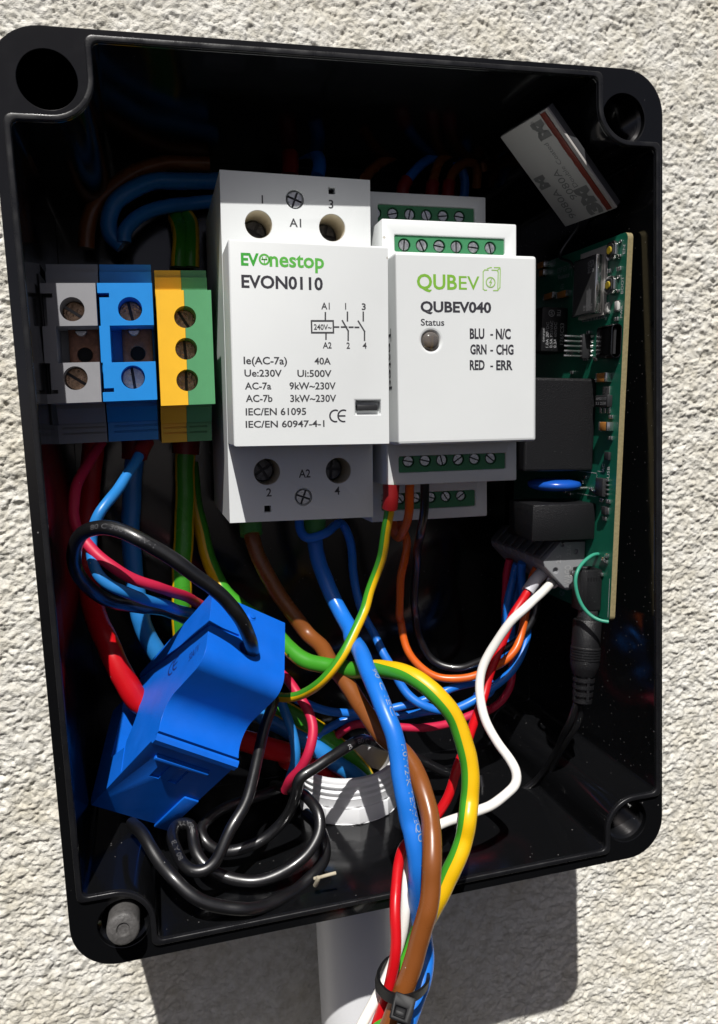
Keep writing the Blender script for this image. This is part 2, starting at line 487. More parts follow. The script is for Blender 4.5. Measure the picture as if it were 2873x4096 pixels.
def wire(pts, r, mats, label, cat='wire', name='wire', phase=0.0, half=None, group=None, ferrules=(), n=20, marks=()):
    """An insulated wire; half = how many of the 24 facets carry the second colour."""
    path = spline(pts)
    root = thing(name, path[len(path) // 2], label, cat, group)
    faces = None
    if half is not None:
        n = 24; faces = [1 if (j <= half // 2 or j >= n - half // 2) else 0 for j in range(n)]
        if half >= 100:                     # two narrow stripes on opposite sides
            faces = [1 if j in (5, 6, 7, 17, 18, 19) else 0 for j in range(n)]
    mb = MB(); tube(mb, path, r, n, phase, faces)
    mb.build('insulation', mats, root, smooth=60)
    S = [0.0]
    for a, b in zip(path, path[1:]): S.append(S[-1] + (b - a).length)
    for (s0, s1, rf, m, flare) in ferrules:
        if s0 < 0: s0, s1 = S[-1] + s0, S[-1] + s1
        ii = [i for i in range(len(path)) if s0 <= S[i] <= s1]
        seg = [path[i] for i in ii]
        if len(seg) < 2: continue
        mb = MB(); tube(mb, seg, [(0, rf * flare), (0.3, rf), (1, rf)], 24)
        mb.build('ferrule', m, root, smooth=50)
    if marks:
        F = frames(path)
        rr = r if not isinstance(r, (list, tuple)) else max(v for _, v in r)
        for (body, s0, h, w, ang, flip, m) in marks:
            vs, fs = glyph_shape(body, 0, -h / 2, h, w)
            out = []
            for x, y, _ in vs:
                s = s0 + (w - x if flip else x); yy = -y if flip else y
                i = max(0, min(len(S) - 2, next((k for k in range(len(S) - 1) if S[k + 1] >= s), len(S) - 2)))
                f = (s - S[i]) / max(1e-6, S[i + 1] - S[i])
                p = F[i][0].lerp(F[i + 1][0], f); nn = F[i][2].lerp(F[i + 1][2], f).normalized(); b = F[i][3].lerp(F[i + 1][3], f).normalized()
                a = math.radians(ang) - yy / rr
                out.append(p + (nn * math.cos(a) + b * math.sin(a)) * (rr + 0.04))
            mb = MB(); mb.add(out, fs)
            mb.build('printed_text', m, root, smooth=0)
    return root

# ================================================================== the wall
def value_noise(x, y, seed):
    r = np.random.default_rng(seed); T = r.random((256, 256)).astype(np.float32)
    xi = np.floor(x).astype(np.int64); yi = np.floor(y).astype(np.int64)
    fx = (x - xi); fy = (y - yi); fx = fx * fx * (3 - 2 * fx); fy = fy * fy * (3 - 2 * fy)
    g = lambda a, b: T[(a & 255), (b & 255)]
    return (g(xi, yi) * (1 - fx) + g(xi + 1, yi) * fx) * (1 - fy) + (g(xi, yi + 1) * (1 - fx) + g(xi + 1, yi + 1) * fx) * fy

def fbm(x, y, seed, octv=4, gain=0.5):
    s = 0; a = 1; tot = 0
    for k in range(octv):
        s = s + a * value_noise(x * 2 ** k, y * 2 ** k, seed + k); tot += a; a *= gain
    return s / tot

def worley(x, y, seed):
    r = np.random.default_rng(seed); PX = r.random((256, 256)).astype(np.float32); PY = r.random((256, 256)).astype(np.float32); PR = r.random((256, 256)).astype(np.float32)
    xi = np.floor(x).astype(np.int64); yi = np.floor(y).astype(np.int64)
    d1 = np.full(x.shape, 9.0, np.float32); d2 = d1.copy(); rr = np.zeros_like(d1)
    for a in (-1, 0, 1):
        for b in (-1, 0, 1):
            i = (xi + a) & 255; j = (yi + b) & 255
            d = np.sqrt((xi + a + PX[i, j] - x) ** 2 + (yi + b + PY[i, j] - y) ** 2)
            n = d < d1
            d2 = np.where(n, d1, np.minimum(d2, d)); rr = np.where(n, PR[i, j], rr); d1 = np.where(n, d, d1)
    return d1, d2, rr

WALL_Z = -77.0
def grow(a, b, step, far):
    mid = np.arange(a, b, step); k = np.cumsum(step * 1.28 ** np.arange(1, 40)); k = k[k < far]
    return np.concatenate([(a - k)[::-1], mid, b + k])
gx = grow(-64, 262, 0.4, 2500).astype(np.float32); gy = grow(-160, 322, 0.4, 2500).astype(np.float32)
XX, YY = np.meshgrid(gx, gy, indexing='ij')
wx = XX + 3.0 * (fbm(XX / 4.0, YY / 4.0, 11, 4) - 0.5); wy = YY + 3.0 * (fbm(XX / 4.0, YY / 4.0, 21, 4) - 0.5)
def domes(scale, seed, rad, keep):
    d1, d2, rr = worley(wx / scale, wy / scale, seed)
    ra = rad * (0.55 + 0.6 * rr)
    return np.sqrt(np.clip(1 - (d1 / ra) ** 2, 0, 1)) * scale * ra * np.where(rr > keep, 1, 0.35)
h1 = domes(2.1, 3, 0.60, 0.30) * 0.74
h2 = domes(1.25, 5, 0.66, 0.25) * 0.9 + 0.45 * fbm(XX / 5, YY / 5, 61, 2)
h3 = domes(0.8, 8, 0.66, 0.2) * 1.0 + 0.5 * fbm(XX / 3, YY / 3, 62, 2)
k = 0.14
def smax(a, b): return 0.5 * (a + b + np.sqrt((a - b) ** 2 + k * k))
pop = smax(smax(h1, h2), h3)
n1 = fbm(wx / 2.0, wy / 1.45, 81, 5, 0.6); n2 = 1 - np.abs(2 * fbm(wx / 2.9, wy / 2.0, 91, 4, 0.55) - 1)
rough = 2.6 * (n1 - 0.5) + 1.3 * n2
soft = np.clip((XX - 95) / 70, 0, 1) * np.clip((230 - YY) / 60, 0.25, 1)      # trowelled smoother towards this side
left = np.clip((40 - XX) / 60, 0, 1) * np.clip((200 - YY) / 60, 0, 1)
crust = np.clip(np.abs(fbm(XX / 5.0, YY / 4.0, 51, 4) - 0.5), 0, 0.06) * 9           # cracked crust with narrow furrows
big = fbm(XX / 11, YY / 9, 31, 4)
hh = pop * (1 - 0.75 * soft) * (1 - 0.45 * left) + rough * (0.28 + 0.55 * soft + 0.35 * left) + left * crust + 1.4 * (big - 0.5) + 0.42 * fbm(XX / 0.85, YY / 0.85, 71, 2)
hh = np.where((XX > -75) & (XX < 275) & (YY > -172) & (YY < 335), hh - hh.mean(), 0.0)
nx, ny = XX.shape
co = np.stack([XX * 0.001, -(WALL_Z + hh) * 0.001, YY * 0.001], axis=-1).reshape(-1, 3).astype(np.float32)
idx = np.arange(nx * ny).reshape(nx, ny)
quads = np.stack([idx[:-1, :-1], idx[1:, :-1], idx[1:, 1:], idx[:-1, 1:]], axis=-1).reshape(-1, 4)
me = bpy.data.meshes.new('wall')
me.vertices.add(len(co)); me.vertices.foreach_set('co', co.ravel())
me.loops.add(quads.size); me.loops.foreach_set('vertex_index', quads.ravel().astype(np.int32))
me.polygons.add(len(quads)); me.polygons.foreach_set('loop_start', np.arange(0, quads.size, 4, dtype=np.int32))
me.polygons.foreach_set('use_smooth', np.ones(len(quads), dtype=bool))
me.update(); me.validate()
me.materials.append(M['stucco'])
wall = bpy.data.objects.new('wall', me); COL.objects.link(wall); wall['kind'] = 'structure'

# ================================================================== the enclosure
def rrect(x0, x1, y0, y1, r, n=10):
    out = []
    for cx, cy, a0 in ((x1 - r, y0 + r, -90), (x1 - r, y1 - r, 0), (x0 + r, y1 - r, 90), (x0 + r, y0 + r, 180)):
        for k in range(n + 1):
            a = math.radians(a0 + 90 * k / n); out.append((cx + r * math.cos(a), cy + r * math.sin(a)))
    return out

def opening(off=0.0):
    """Outline of the mouth: a rectangle with a rounded lobe standing in at each corner."""
    X0, X1, Y0, Y1 = 3.5 - off, 152.5 + off, 4.4 - off, 202.2 + off
    rf = 1.5; r = 9.0 - off
    lob = {'br': (136.9 + off, 18.3 - off), 'tr': (136.6 + off, 186.6 + off), 'tl': (20.3 - off, 186.2 + off), 'bl': (19.1 - off, 18.3 - off)}
    def arc(cx, cy, rad, a0, a1, n):
        return [(cx + rad * math.cos(math.radians(a0 + (a1 - a0) * k / n)), cy + rad * math.sin(math.radians(a0 + (a1 - a0) * k / n))) for k in range(n + 1)]
    P = []
    x, y = lob['br']
    P += arc(x - rf, Y0 + rf, rf, -90, 0, 4) + arc(x + r, y - r, r, 180, 90, 12) + arc(X1 - rf, y + rf, rf, -90, 0, 4)
    x, y = lob['tr']
    P += arc(X1 - rf, y - rf, rf, 0, 90, 4) + arc(x + r, y + r, r, 270, 180, 12) + arc(x - rf, Y1 - rf, rf, 0, 90, 4)
    x, y = lob['tl']
    P += arc(x + rf, Y1 - rf, rf, 90, 180, 4) + arc(x - r, y + r, r, 0, -90, 12) + arc(X0 + rf, y - rf, rf, 90, 180, 4)
    x, y = lob['bl']
    P += arc(X0 + rf, y + rf, rf, 180, 270, 4) + arc(x - r, y - r, r, 90, 0, 12) + arc(x + rf, Y0 + rf, rf, 180, 270, 4)
    return P

HOLES = [(11.1, 194.6), (144.0, 193.3), (144.0, 11.0), (11.9, 9.7)]
box = thing('junction_box', (77.5, 102.5, -75), 'open black plastic junction box screwed to the rough white wall, its lid taken off', 'junction box')
outer = rrect(0, 155, 0, 205, 10.5)
cutm = MB().prism(opening(), -74.0, 5)
holecut = [MB().cyl(x, y, -70, 5, 5.9, 40) for x, y in HOLES]
glandhole = MB().lathe([(12.9, -6), (12.9, 8)], 40, X=frame((78, 0, -50), (1, 0, 0), (0, 0, 1), (0, 1, 0)))
MB().prism(outer, -77.0, 0.0).build('body', [M['box']], box, bevel=0.55, cuts=[cutm] + holecut + [glandhole], smooth=20)
def ring(outl, inl, z0, z1):
    n = len(outl); mb = MB()
    vs = [(*p, z0) for p in outl] + [(*p, z0) for p in inl] + [(*p, z1) for p in outl] + [(*p, z1) for p in inl]
    fs = []
    for i in range(n):
        j = (i + 1) % n
        fs += [(i, j, 2 * n + j, 2 * n + i), (n + i, 3 * n + i, 3 * n + j, n + j), (2 * n + i, 2 * n + j, 3 * n + j, 3 * n + i), (i, n + i, n + j, j)]
    return mb.add(vs, fs)
ring(opening(1.35), opening(0.06), -0.05, 0.95).build('sealing_lip', M['rim'], box, bevel=0.32, segs=3, smooth=50, bang=50)
for k, (x, y) in enumerate(HOLES):
    if k == 0: continue
    prof = [(5.88, -1.5)]
    z = -1.5
    while z > -26:
        prof += [(5.2, z - 0.5), (5.75, z - 1.0)]; z -= 1.0
    prof += [(5.88, z)]
    MB(Matrix.Translation((x, y, 0))).lathe(prof, 40, closed=True).build('screw_thread', M['box'], box, smooth=60)
# nylon lid screw standing out of one corner hole
scr = thing('lid_screw', (11.9, 9.7, -2), 'grey nylon lid screw sticking out of the corner hole below the blue clamp', 'screw')
ax = Vector((0.116, 2.414, 12.5)).normalized()
e_x = Vector((1, 0, 0)) - ax * ax.x; e_x.normalize()
FS = frame((11.9, 9.7, -6.0), e_x, ax.cross(e_x), ax)
MB(FS).lathe([(3.5, -6), (3.65, 11.2), (3.45, 11.8), (3.1, 12.1), (1.5, 12.15), (1.2, 11.7), (0.01, 11.6)], 36).build('shank', M['nylon'], scr, smooth=40)

# ================================================================== rail
rail = MB().box(6, 149, 123.5, 156.5, -72.6, -71.6).box(6, 149, 119.5, 124, -69.2, -68.3).box(6, 149, 156, 160.5, -69.2, -68.3).box(6, 149, 123.2, 124.2, -72.2, -68.6).box(6, 149, 155.8, 156.8, -72.2, -68.6)
o = rail.build('mounting_rail', M['rail'], smooth=0); tag(o, 'metal mounting rail at the back carrying the terminals and modules', 'rail')

# ================================================================== screws (built once, then copied)
def screw_proto(name, r, cross=False, m='steel', depth=2.0):
    mb = MB().lathe([(r, -depth), (r, -0.25), (r * 0.9, 0), (0.02, 0.0)], 28)
    cs = []
    w = r * 0.13
    cs.append(MB().box(-r * 1.1, r * 1.1, -w, w, -0.5, 1))
    if cross: cs.append(MB().box(-w, w, -r * 1.1, r * 1.1, -0.5, 1))
    me = mb.mesh(); me.materials.append(M[m])
    tmp = bpy.data.objects.new('t', me); COL.objects.link(tmp); cobs = []
    for c in cs:
        co = bpy.data.objects.new('c', c.mesh()); co.data.materials.append(M['slot']); COL.objects.link(co); cobs.append(co)
        md = tmp.modifiers.new('b', 'BOOLEAN'); md.operation = 'DIFFERENCE'; md.object = co; md.solver = 'EXACT'; md.material_mode = 'TRANSFER'
    dg = bpy.context.evaluated_depsgraph_get(); dg.update()
    new = bpy.data.meshes.new_from_object(tmp.evaluated_get(dg)); new.name = name
    for q in [tmp] + cobs: bpy.data.objects.remove(q)
    new.transform(SWAP)
    return new
SCREW = {'small': screw_proto('small_screw', 1.38), 'cross': screw_proto('cross_screw', 1.9, True, depth=3), 'clamp': screw_proto('clamp_screw', 3.0, True, 'dark_steel', 1.8),
         'term': screw_proto('terminal_screw', 2.75, False, 'brass_screw', 3), 'steelterm': screw_proto('bright_terminal_screw', 2.75, False, 'steel', 3)}
def put_screw(kind, pos, parent, rot=0.0, name='screw', tilt=0.0):
    o = bpy.data.objects.new(name, SCREW[kind]); COL.objects.link(o)
    o.parent = parent
    o.location = G(pos) - origin_of(parent)
    o.rotation_euler = (tilt, math.radians(rot), 0)
    return o

# ================================================================== contactor
def planar(o, deg, z=0.0):
    return Matrix.Translation((o[0], o[1], z)) @ Matrix.Rotation(math.radians(deg), 4, 'Z')
XC = planar((63.7, 140.5), -2.0)
CZ, CS = -2.6, -17.8
con = thing('contactor', (63.7, 140.5, -68), 'white contactor with a large ratings table, between the terminal blocks and the module', 'contactor')
TH = [(-9.59, 30.29), (8.72, 30.4), (-9.0, -29.87), (9.42, -30.03)]
CSC = [(-0.53, 36.63), (0.17, -36.53)]
SQ = [(8.78, 39.25), (-9.04, -39.24)]
body = MB(XC).prism([(-18.6, -42.4), (18.6, -42.4), (18.6, 42.4), (-18.6, 42.4)], -68, CS)
cuts = [MB(XC).cyl(x, y, CS - 11, 0, 3.35, 36) for x, y in TH] + [MB(XC).cyl(x, y, CS - 1.6, 0, 2.3, 28) for x, y in CSC]
cuts += [MB(XC).box(x - 0.85, x + 0.85, y - 0.85, y + 0.85, CS - 4, 0) for x, y in SQ]
cuts += [MB(XC).box(x - 5.5, x + 5.5, y0, y0 + 8, -52, -38) for x in (-10, 9) for y0 in (-46, 38)]
body.build('body', M['white'], con, bevel=0.45, cuts=cuts, smooth=20)
WIN = [(10.33, -16.0), (16.49, -12.74)]
(wx0, wy0), (wx1, wy1) = WIN
MB(XC).box(-18.55, 18.55, -23.1, 23.1, CS + 0.02, CZ).build('front_cover', M['white'], con, bevel=0.5, segs=3, smooth=14,
    cuts=[MB(XC).box(wx0, wx1, wy0, wy1, CZ - 2.2, 0)])
MB(XC).box(wx0 + 0.5, wx1 - 0.5, wy0 + 1.0, wy1 - 0.9, CZ - 2.19, CZ - 0.8).build('flag_slider', M['chip'], con, bevel=0.2)
for x, y in TH:
    p = XC @ Vector((x, y, CS - 9.0))
    MB(XC).lathe([(3.3, CS - 10.9), (3.3, CS - 0.25), (3.26, CS - 0.25), (3.26, CS - 10.9)], 36, closed=True, X=Matrix.Translation((x, y, 0))).build('bore_liner', M['white_in'], con, smooth=60)
    put_screw('clamp', p, con, rnd.uniform(0, 90), 'clamp_screw')
for x, y in CSC: put_screw('cross', XC @ Vector((x, y, CS - 0.15)), con, 22, 'coil_screw')
for x, y in SQ: MB(XC).box(x - 0.84, x + 0.84, y - 0.84, y + 0.84, CS - 3.9, CS - 2.5).build('hole_shade_plug', M['hole'], con, smooth=0)  # dark plug imitates the shade deep in the square hole

def ink(items, name, m, X, z, parent, bold=0.0):
    mb = MB(X)
    for it in items:
        b = it[2] if len(it) > 2 else bold
        lettering(mb, it[0], it[1][0], it[1][1], it[1][2], None if it[0] == '1' else it[1][3], z, b)
    return mb.build(name, m, parent, smooth=0)
ZI = CZ + 0.03
ink([('EV', (-15.84, 17.51, 2.54, 4.01), 0.035)], 'logo_letters', M['ink_green_dark'], XC, ZI, con)
ink([('nestop', (-9.42, 17.49, 3.17, 12.6), 0.022)], 'logo_letters', M['ink_green'], XC, ZI, con)
lg = MB(XC); ox, oy = (-10.58, 18.91)
lg.add([( ox + (1.28 if k % 2 else 0.85) * math.cos(math.pi * (k // 2) / 16), oy + (1.28 if k % 2 else 0.85) * math.sin(math.pi * (k // 2) / 16), ZI) for k in range(64)],
       [(2 * i, 2 * i + 1, (2 * i + 3) % 64, (2 * i + 2) % 64) for i in range(32)])
stroke(lg, [(ox - 0.4, oy + 0.5), (ox - 0.4, oy)], 0.22, ZI); stroke(lg, [(ox + 0.4, oy + 0.5), (ox + 0.4, oy)], 0.22, ZI)
stroke(lg, [(ox - 0.55, oy), (ox + 0.55, oy)], 0.3, ZI); stroke(lg, [(ox, oy), (ox, oy - 0.75)], 0.22, ZI)
lg.build('logo_plug', M['ink_green'], con, smooth=0)
ink([('EVON0110', (-15.87, 12.62, 2.66, 18.68), 0.028)], 'type_number', M['ink'], XC, ZI, con)
ink([('Ie(AC-7a)', (-15.85, -4.36, 1.6, 9.97)), ('40A', (0.53, -4.29, 1.49, 3.88)), ('Ue:230V', (-15.75, -7.14, 1.5, 8.58)), ('Ui:500V', (-3.55, -7.16, 1.52, 8.1)),
     ('AC-7a', (-15.72, -10.04, 1.5, 6.04)), ('9kW~230V', (-5.46, -10.04, 1.56, 10.97)), ('AC-7b', (-15.59, -12.88, 1.54, 6.13)), ('3kW~230V', (-5.34, -12.92, 1.57, 10.92)),
     ('IEC/EN 61095', (-15.7, -15.91, 1.55, 14.06)), ('IEC/EN 60947-4-1', (-15.78, -18.73, 1.48, 18.46))], 'ratings_table', M['ink_blue'], XC, ZI, con, 0.02)
dg = MB(XC)
dl = [[(3.3, 7.49), (3.27, 5.73)], [(3.38, 2.91), (3.35, 1.49)], [(8.56, 7.72), (8.54, 5.77)], [(7.34, 5.75), (8.69, 3.46), (8.66, 1.32)], [(12.38, 7.82), (12.36, 5.86)], [(11.16, 5.72), (12.64, 3.43), (12.62, 1.39)], [(5.39, 4.29), (6.39, 4.31)], [(7.1, 4.32), (8.33, 4.35)], [(8.96, 4.32), (9.83, 4.34)], [(10.39, 4.32), (11.22, 4.33)]]
for k, l in enumerate(dl): stroke(dg, l, 0.36, ZI + 0.002 * k)
stroke(dg, [(-0.02, 5.59), (5.12, 5.7), (5.15, 3.01), (-0.0, 2.92)], 0.36, ZI + 0.03, closed=True)
for t, q in (('A1', (2.36, 8.31, 1.44, 1.99)), ('1', (8.01, 8.38, 1.42, 0.75)), ('3', (12.02, 8.41, 1.42, 0.97)), ('240V~', (0.52, 3.63, 1.2, 4.2)),
             ('A2', (2.58, -0.58, 1.35, 2.07)), ('2', (8.23, -0.58, 1.36, 0.82)), ('4', (12.14, -0.52, 1.36, 0.99))):
    lettering(dg, t, q[0], q[1], q[2], None if t == '1' else q[3], ZI + 0.04, 0.012)
dg.build('wiring_diagram', M['ink_blue'], con, smooth=0)
def ce(mb, x0, yb, h, w, z):
    r = h / 2
    sw = h * 0.135; c2 = x0 + w - r * 0.45
    for cx in (x0 + r, c2):
        a = [(cx + r * math.cos(math.radians(t)), yb + r + r * math.sin(math.radians(t))) for t in range(70, 291, 14)]
        stroke(mb, a, sw, z)
    stroke(mb, [(c2 - r, yb + r), (c2 + r * 0.2, yb + r)], sw, z + 0.01)
    return mb
q = (4.01, -17.58, 2.68, 3.91)
ce(MB(XC), q[0], q[1], q[2], q[3], ZI).build('conformity_mark', M['ink'], con, smooth=0)
ZS = CS + 0.03
for it in [('1', (-8.71, 35.24, 1.86, 0.98)), ('3', (7.92, 35.01, 1.97, 1.19)), ('A1', (-2.01, 30.09, 1.95, 2.94)), ('2', (-9.31, -36.05, 2.0, 1.33)),
     ('4', (8.35, -36.2, 2.0, 1.39)), ('A2', (-0.93, -31.54, 2.01, 3.01))]:
    ink([it], 'terminal_number', M['ink_blue'], XC, ZS, con, 0.014)

# ================================================================== controller module
XM = planar((102.7, 138.7), -1.3)
mod = thing('control_module', (102.7, 138.7, -68), 'white three tier control module with a round status light and green screw strips', 'control module')
MZ, T2, T3 = -3.0, -14.0, -32.0
prof_cut = []
def strip_win(y0, y1, x0, x1, zt): return MB(XM).box(x0, x1, y0, y1, zt - 3.4, 0)
t3b = MB(XM).box(-17.6, 17.6, -45, 44.6, -68, T3)
t3b.build('rear_housing', M['white'], mod, bevel=0.4, cuts=[MB(XM).box(-13.8, 14.2, 36.4, 41.4, T3 - 2.6, -10), MB(XM).box(-14.4, 13.9, -41.9, -37.2, T3 - 2.6, -10)])
t2b = MB(XM).box(-18.2, 18.2, -33.4, 33.0, T3 + 0.02, T2)
t2b.build('middle_housing', M['white'], mod, bevel=0.4, cuts=[MB(XM).box(-14.9, 14.9, 25.2, 29.3, T2 - 2.6, 0), MB(XM).box(-14.8, 15.0, -30.2, -26.0, T2 - 2.6, 0)])
LED = (-9.66, 2.14)
MB(XM).box(-18.3, 18.3, -22.8, 22.8, T2 + 0.02, MZ).build('front_cover', M['white'], mod, bevel=0.8, segs=3, smooth=14,
    cuts=[MB(XM).cyl(LED[0], LED[1], MZ - 2.5, 0, 2.3, 40)])
led = MB(XM).lathe([(2.2, MZ - 2.4), (2.2, MZ - 0.4), (1.95, MZ + 0.25), (1.3, MZ + 0.62), (0.5, MZ + 0.75), (0.02, MZ + 0.76)], 36, X=Matrix.Translation((*LED, 0))).build('status_light', M['clear'], mod, smooth=60)
MB(XM).box(LED[0] - 0.8, LED[0] + 0.8, LED[1] - 1.0, LED[1] + 1.0, MZ - 2.3, MZ - 1.5).box(LED[0] + 0.1, LED[0] + 0.35, LED[1] - 1.5, LED[1] + 1.0, MZ - 1.5, MZ - 0.9).build('light_die', M['gold'], led, smooth=0)
def strip(x0, x1, y0, y1, zt, pitch, xc, yc, bite=0.0):
    st = MB(XM).box(x0 - 0.05, x1 + 0.05, y0 - 0.05, y1 + 0.05, zt - 2.55, zt - 0.55).build('terminal_strip', M['t_green'], mod, smooth=20,
        cuts=[MB(XM).cyl(xc + pitch * (k - 2.5), yc, zt - 1.7, 0, 1.66, 28) for k in range(6)])
    for k in range(6):
        p = XM @ Vector((xc + pitch * (k - 2.5), yc, zt - 0.85))
        put_screw('small', p, st, rnd.uniform(0, 180), 'screw')
strip(-14.8, 14.8, 25.3, 29.2, T2, 4.66, -0.6, 26.93)
strip(-14.7, 14.9, -30.1, -26.1, T2, 4.60, -0.6, -27.31)
strip(-13.7, 14.1, 36.5, 41.3, T3, 4.85, -2.22, 39.14)
strip(-14.3, 13.8, -41.8, -37.3, T3, 4.60, -1.93, -38.78)
ZM = MZ + 0.03
ink([('QUB', (-13.06, 14.3, 3.35, 10.2), 0.022)], 'logo_letters', M['ink_lime'], XM, ZM, mod)
ink([('EV', (-2.38, 14.32, 3.15, 5.33), 0.005)], 'logo_letters', M['ink_lime'], XM, ZM, mod)
ic = MB(XM)
def MP(*ps): return ps
for k, l in enumerate([[(5.06, 19.37), (5.88, 19.68), (6.16, 19.69)], [(4.36, 19.09), (3.96, 18.6), (3.93, 14.55), (4.34, 14.27), (4.83, 14.28)], [(4.36, 19.09), (5.26, 19.04)], [(6.28, 19.1), (7.72, 19.06), (7.92, 18.52)], [(6.9, 19.71), (8.34, 19.74), (8.46, 19.27), (8.36, 15.01), (7.78, 14.26)], [(7.92, 18.7), (7.78, 14.26)], [(6.67, 14.24), (7.78, 14.26)], [(7.72, 19.06), (8.38, 19.63)]]):
    stroke(ic, l, 0.26, ZM + 0.003 * k)
cx, cy = (5.9, 16.18)
stroke(ic, [(cx + 1.15 * math.cos(t * math.pi / 12), cy + 1.15 * math.sin(t * math.pi / 12)) for t in range(24)], 0.26, ZM + 0.03, closed=True)
stroke(ic, [(cx + 0.2, cy + 0.7), (cx - 0.25, cy - 0.02), (cx + 0.25, cy + 0.05), (cx - 0.1, cy - 0.7)], 0.22, ZM + 0.04)
ic.build('logo_charger', M['ink_lime_thin'], mod, smooth=0)
ink([('QUBEV040', (-12.24, 8.95, 2.36, 18.27), 0.034)], 'type_number', M['ink'], XM, ZM, mod)
ink([('Status', (-12.21, 5.71, 1.53, 5.98), 0.015)], 'status_caption', M['ink'], XM, ZM, mod)
ink([('BLU', (0.35, 2.69, 2.31, 3.84)), ('-', (5.76, 3.05, 1.68, 0.74)), ('N/C', (7.24, 2.64, 2.33, 4.0)), ('GRN', (0.44, -1.04, 2.2, 4.31)), ('-', (5.74, -0.78, 1.69, 0.74)), ('CHG', (7.31, -1.12, 2.26, 4.68)),
     ('RED', (0.29, -4.83, 2.22, 3.94)), ('-', (5.72, -4.59, 1.66, 0.75)), ('ERR', (7.3, -4.9, 2.23, 4.43))], 'colour_key', M['ink'], XM, ZM, mod, 0.036)
XT = XM @ frame((-18.34, 4.5, -8.5), (0, -1, 0), (0, 0, 1), (-1, 0, 0))
ink([('Tested', (-1.0, -1.4, 2.4, 14.5), 0.01)], 'side_stamp', M['ink'], XT, 0.02, mod)

# ================================================================== terminal blocks
def block(corners, z0, raised_y, label, cat, mats, holes, slot=None, seam=None, dark_left=False):
    """One rail terminal: deep body, lower shoulders, raised front with screw wells."""
    (xa, xb), (ya, yb), (yl, yh) = corners, raised_y[0], raised_y[1]
    t = thing('terminal_block', ((xa + xb) / 2, (ya + yb) / 2, -68), label, cat)
    skew = -0.028
    X = Matrix(((1, -skew, 0, skew * (ya + yb) / 2), (0, 1, 0, 0), (0, 0, 1, 0), (0, 0, 0, 1)))
    g = 0.12
    zs = z0 - 12.5
    parts = [(xa + g, xb - g, 0)] if seam is None else [(xa + g, seam - 0.03, 0), (seam + 0.03, xb - g, 1)]
    for x0, x1, mi in parts:
        prof = [(yl, -68), (yl, zs - 3.5), (yl + 5, zs - 3.5), (yl + 5, zs - 2), (yl + 8.7, zs), (ya, zs), (ya, z0), (yb, z0), (yb, zs), (yh - 2.0, zs), (yh - 2.0, zs - 1.4), (yh, zs - 1.4), (yh, -68)]
        Y = X @ frame((0, 0, 0), (0, 1, 0), (0, 0, 1), (1, 0, 0))
        mb = MB(Y).prism(prof, x0, x1)
        cuts = [MB(X).cyl(hx, hy, z0 - 7, z0 + 3, hr, 36) for hx, hy, hr in holes]
        if slot:
            gw = 1.3 if dark_left else 0.5
            for qi, q in enumerate(((xa - 1, xa + 2.7, yb - 3.3, yb - 2.3), (xa - 1, xa + 2.7, ya + 2.2, ya + 3.1), (xa - 1, xa + gw, slot[2], yb - 2.4), (xa - 1, xa + gw, ya + 2.3, slot[1]))):
                cuts.append(MB(X).box(q[0] - 0.13 * qi, q[1], q[2], q[3], z0 - 4.5 - 0.11 * qi, z0 + 3 + 0.17 * qi))
            cuts.append(MB(X).box(slot[0], xb + 1, slot[1], slot[2], z0 - 10.5, z0 + 3))
        cuts += [MB(X).box(x0 + (x1 - x0) * 0.12, x1 + 0.3 if mi == 0 else x1 - 1.2, yl + e, yl + e + 0.45, zs - 4.4, zs + 4) for e in (2.2, 3.6)]
        mb.build('housing', mats[mi], t, bevel=0.22, segs=1, cuts=cuts, smooth=20)
    return t, X

TZ = -18.0
def metal(t, X, hx, y0, y1, yc, z, w):
    mb = MB(X).box(hx - w, hx + w, y0, y1, z - 1.2, z)
    mb.build('busbar', M['copper'], t, bevel=0.25, cuts=[MB(X).cyl(hx, yc, z - 6, z + 4, 1.75, 28)])
    MB(X).cyl(hx, yc, z - 1.15, z - 0.8, 1.72, 20).build('hole_shade_disc', M['hole'], t, smooth=60)  # dark disc in the bore, painted in place of its shade
rows = ((129.9, 157.3), (120.2, 164.2))
tg, X = block((3.6, 16.0), TZ, rows, 'grey terminal block at the end of the row, partly in shade', 'terminal block', [M['grey_block']],
    [(10.45, 151.4, 2.75), (10.3, 135.6, 2.75)], slot=(6.6, 139.2, 147.6), dark_left=True)
metal(tg, X, 12.2, 136, 150.5, 141.6, TZ - 7.6, 3.6)
for hx, hy, k in ((10.45, 151.4, 'term'), (10.3, 135.6, 'term')): put_screw(k, X @ Vector((hx, hy, TZ - (6.6 if hy > 145 else 4.4))), tg, 35, 'screw')
put_screw('small', X @ Vector((11.6, 147.3, TZ - 6.6)), tg, 0, 'screw')
tb, X = block((16.1, 28.8), TZ, rows, 'bright blue terminal block between the grey and the yellow ones', 'terminal block', [M['blue_block']],
    [(23.4, 151.3, 2.75), (23.3, 135.4, 2.75)], slot=(18.6, 139.0, 147.5))
metal(tb, X, 24.6, 136, 150.5, 141.6, TZ - 7.6, 3.6)
put_screw('steelterm', X @ Vector((23.3, 135.4, TZ - 4.6)), tb, 85, 'screw')
put_screw('term', X @ Vector((23.4, 151.3, TZ - 6.3)), tb, 80, 'screw')
put_screw('small', X @ Vector((23.9, 147.2, TZ - 6.4)), tb, 0, 'screw')
ty, X = block((29.3, 42.5), TZ, ((128.4, 155.6), (119.2, 162.8)), 'yellow and green earth terminal block with three screw wells', 'terminal block',
    [M['yellow_block'], M['green_block']], [(36.0, 149.3, 2.6), (35.95, 141.8, 2.6), (35.9, 134.3, 2.6)], seam=35.95)
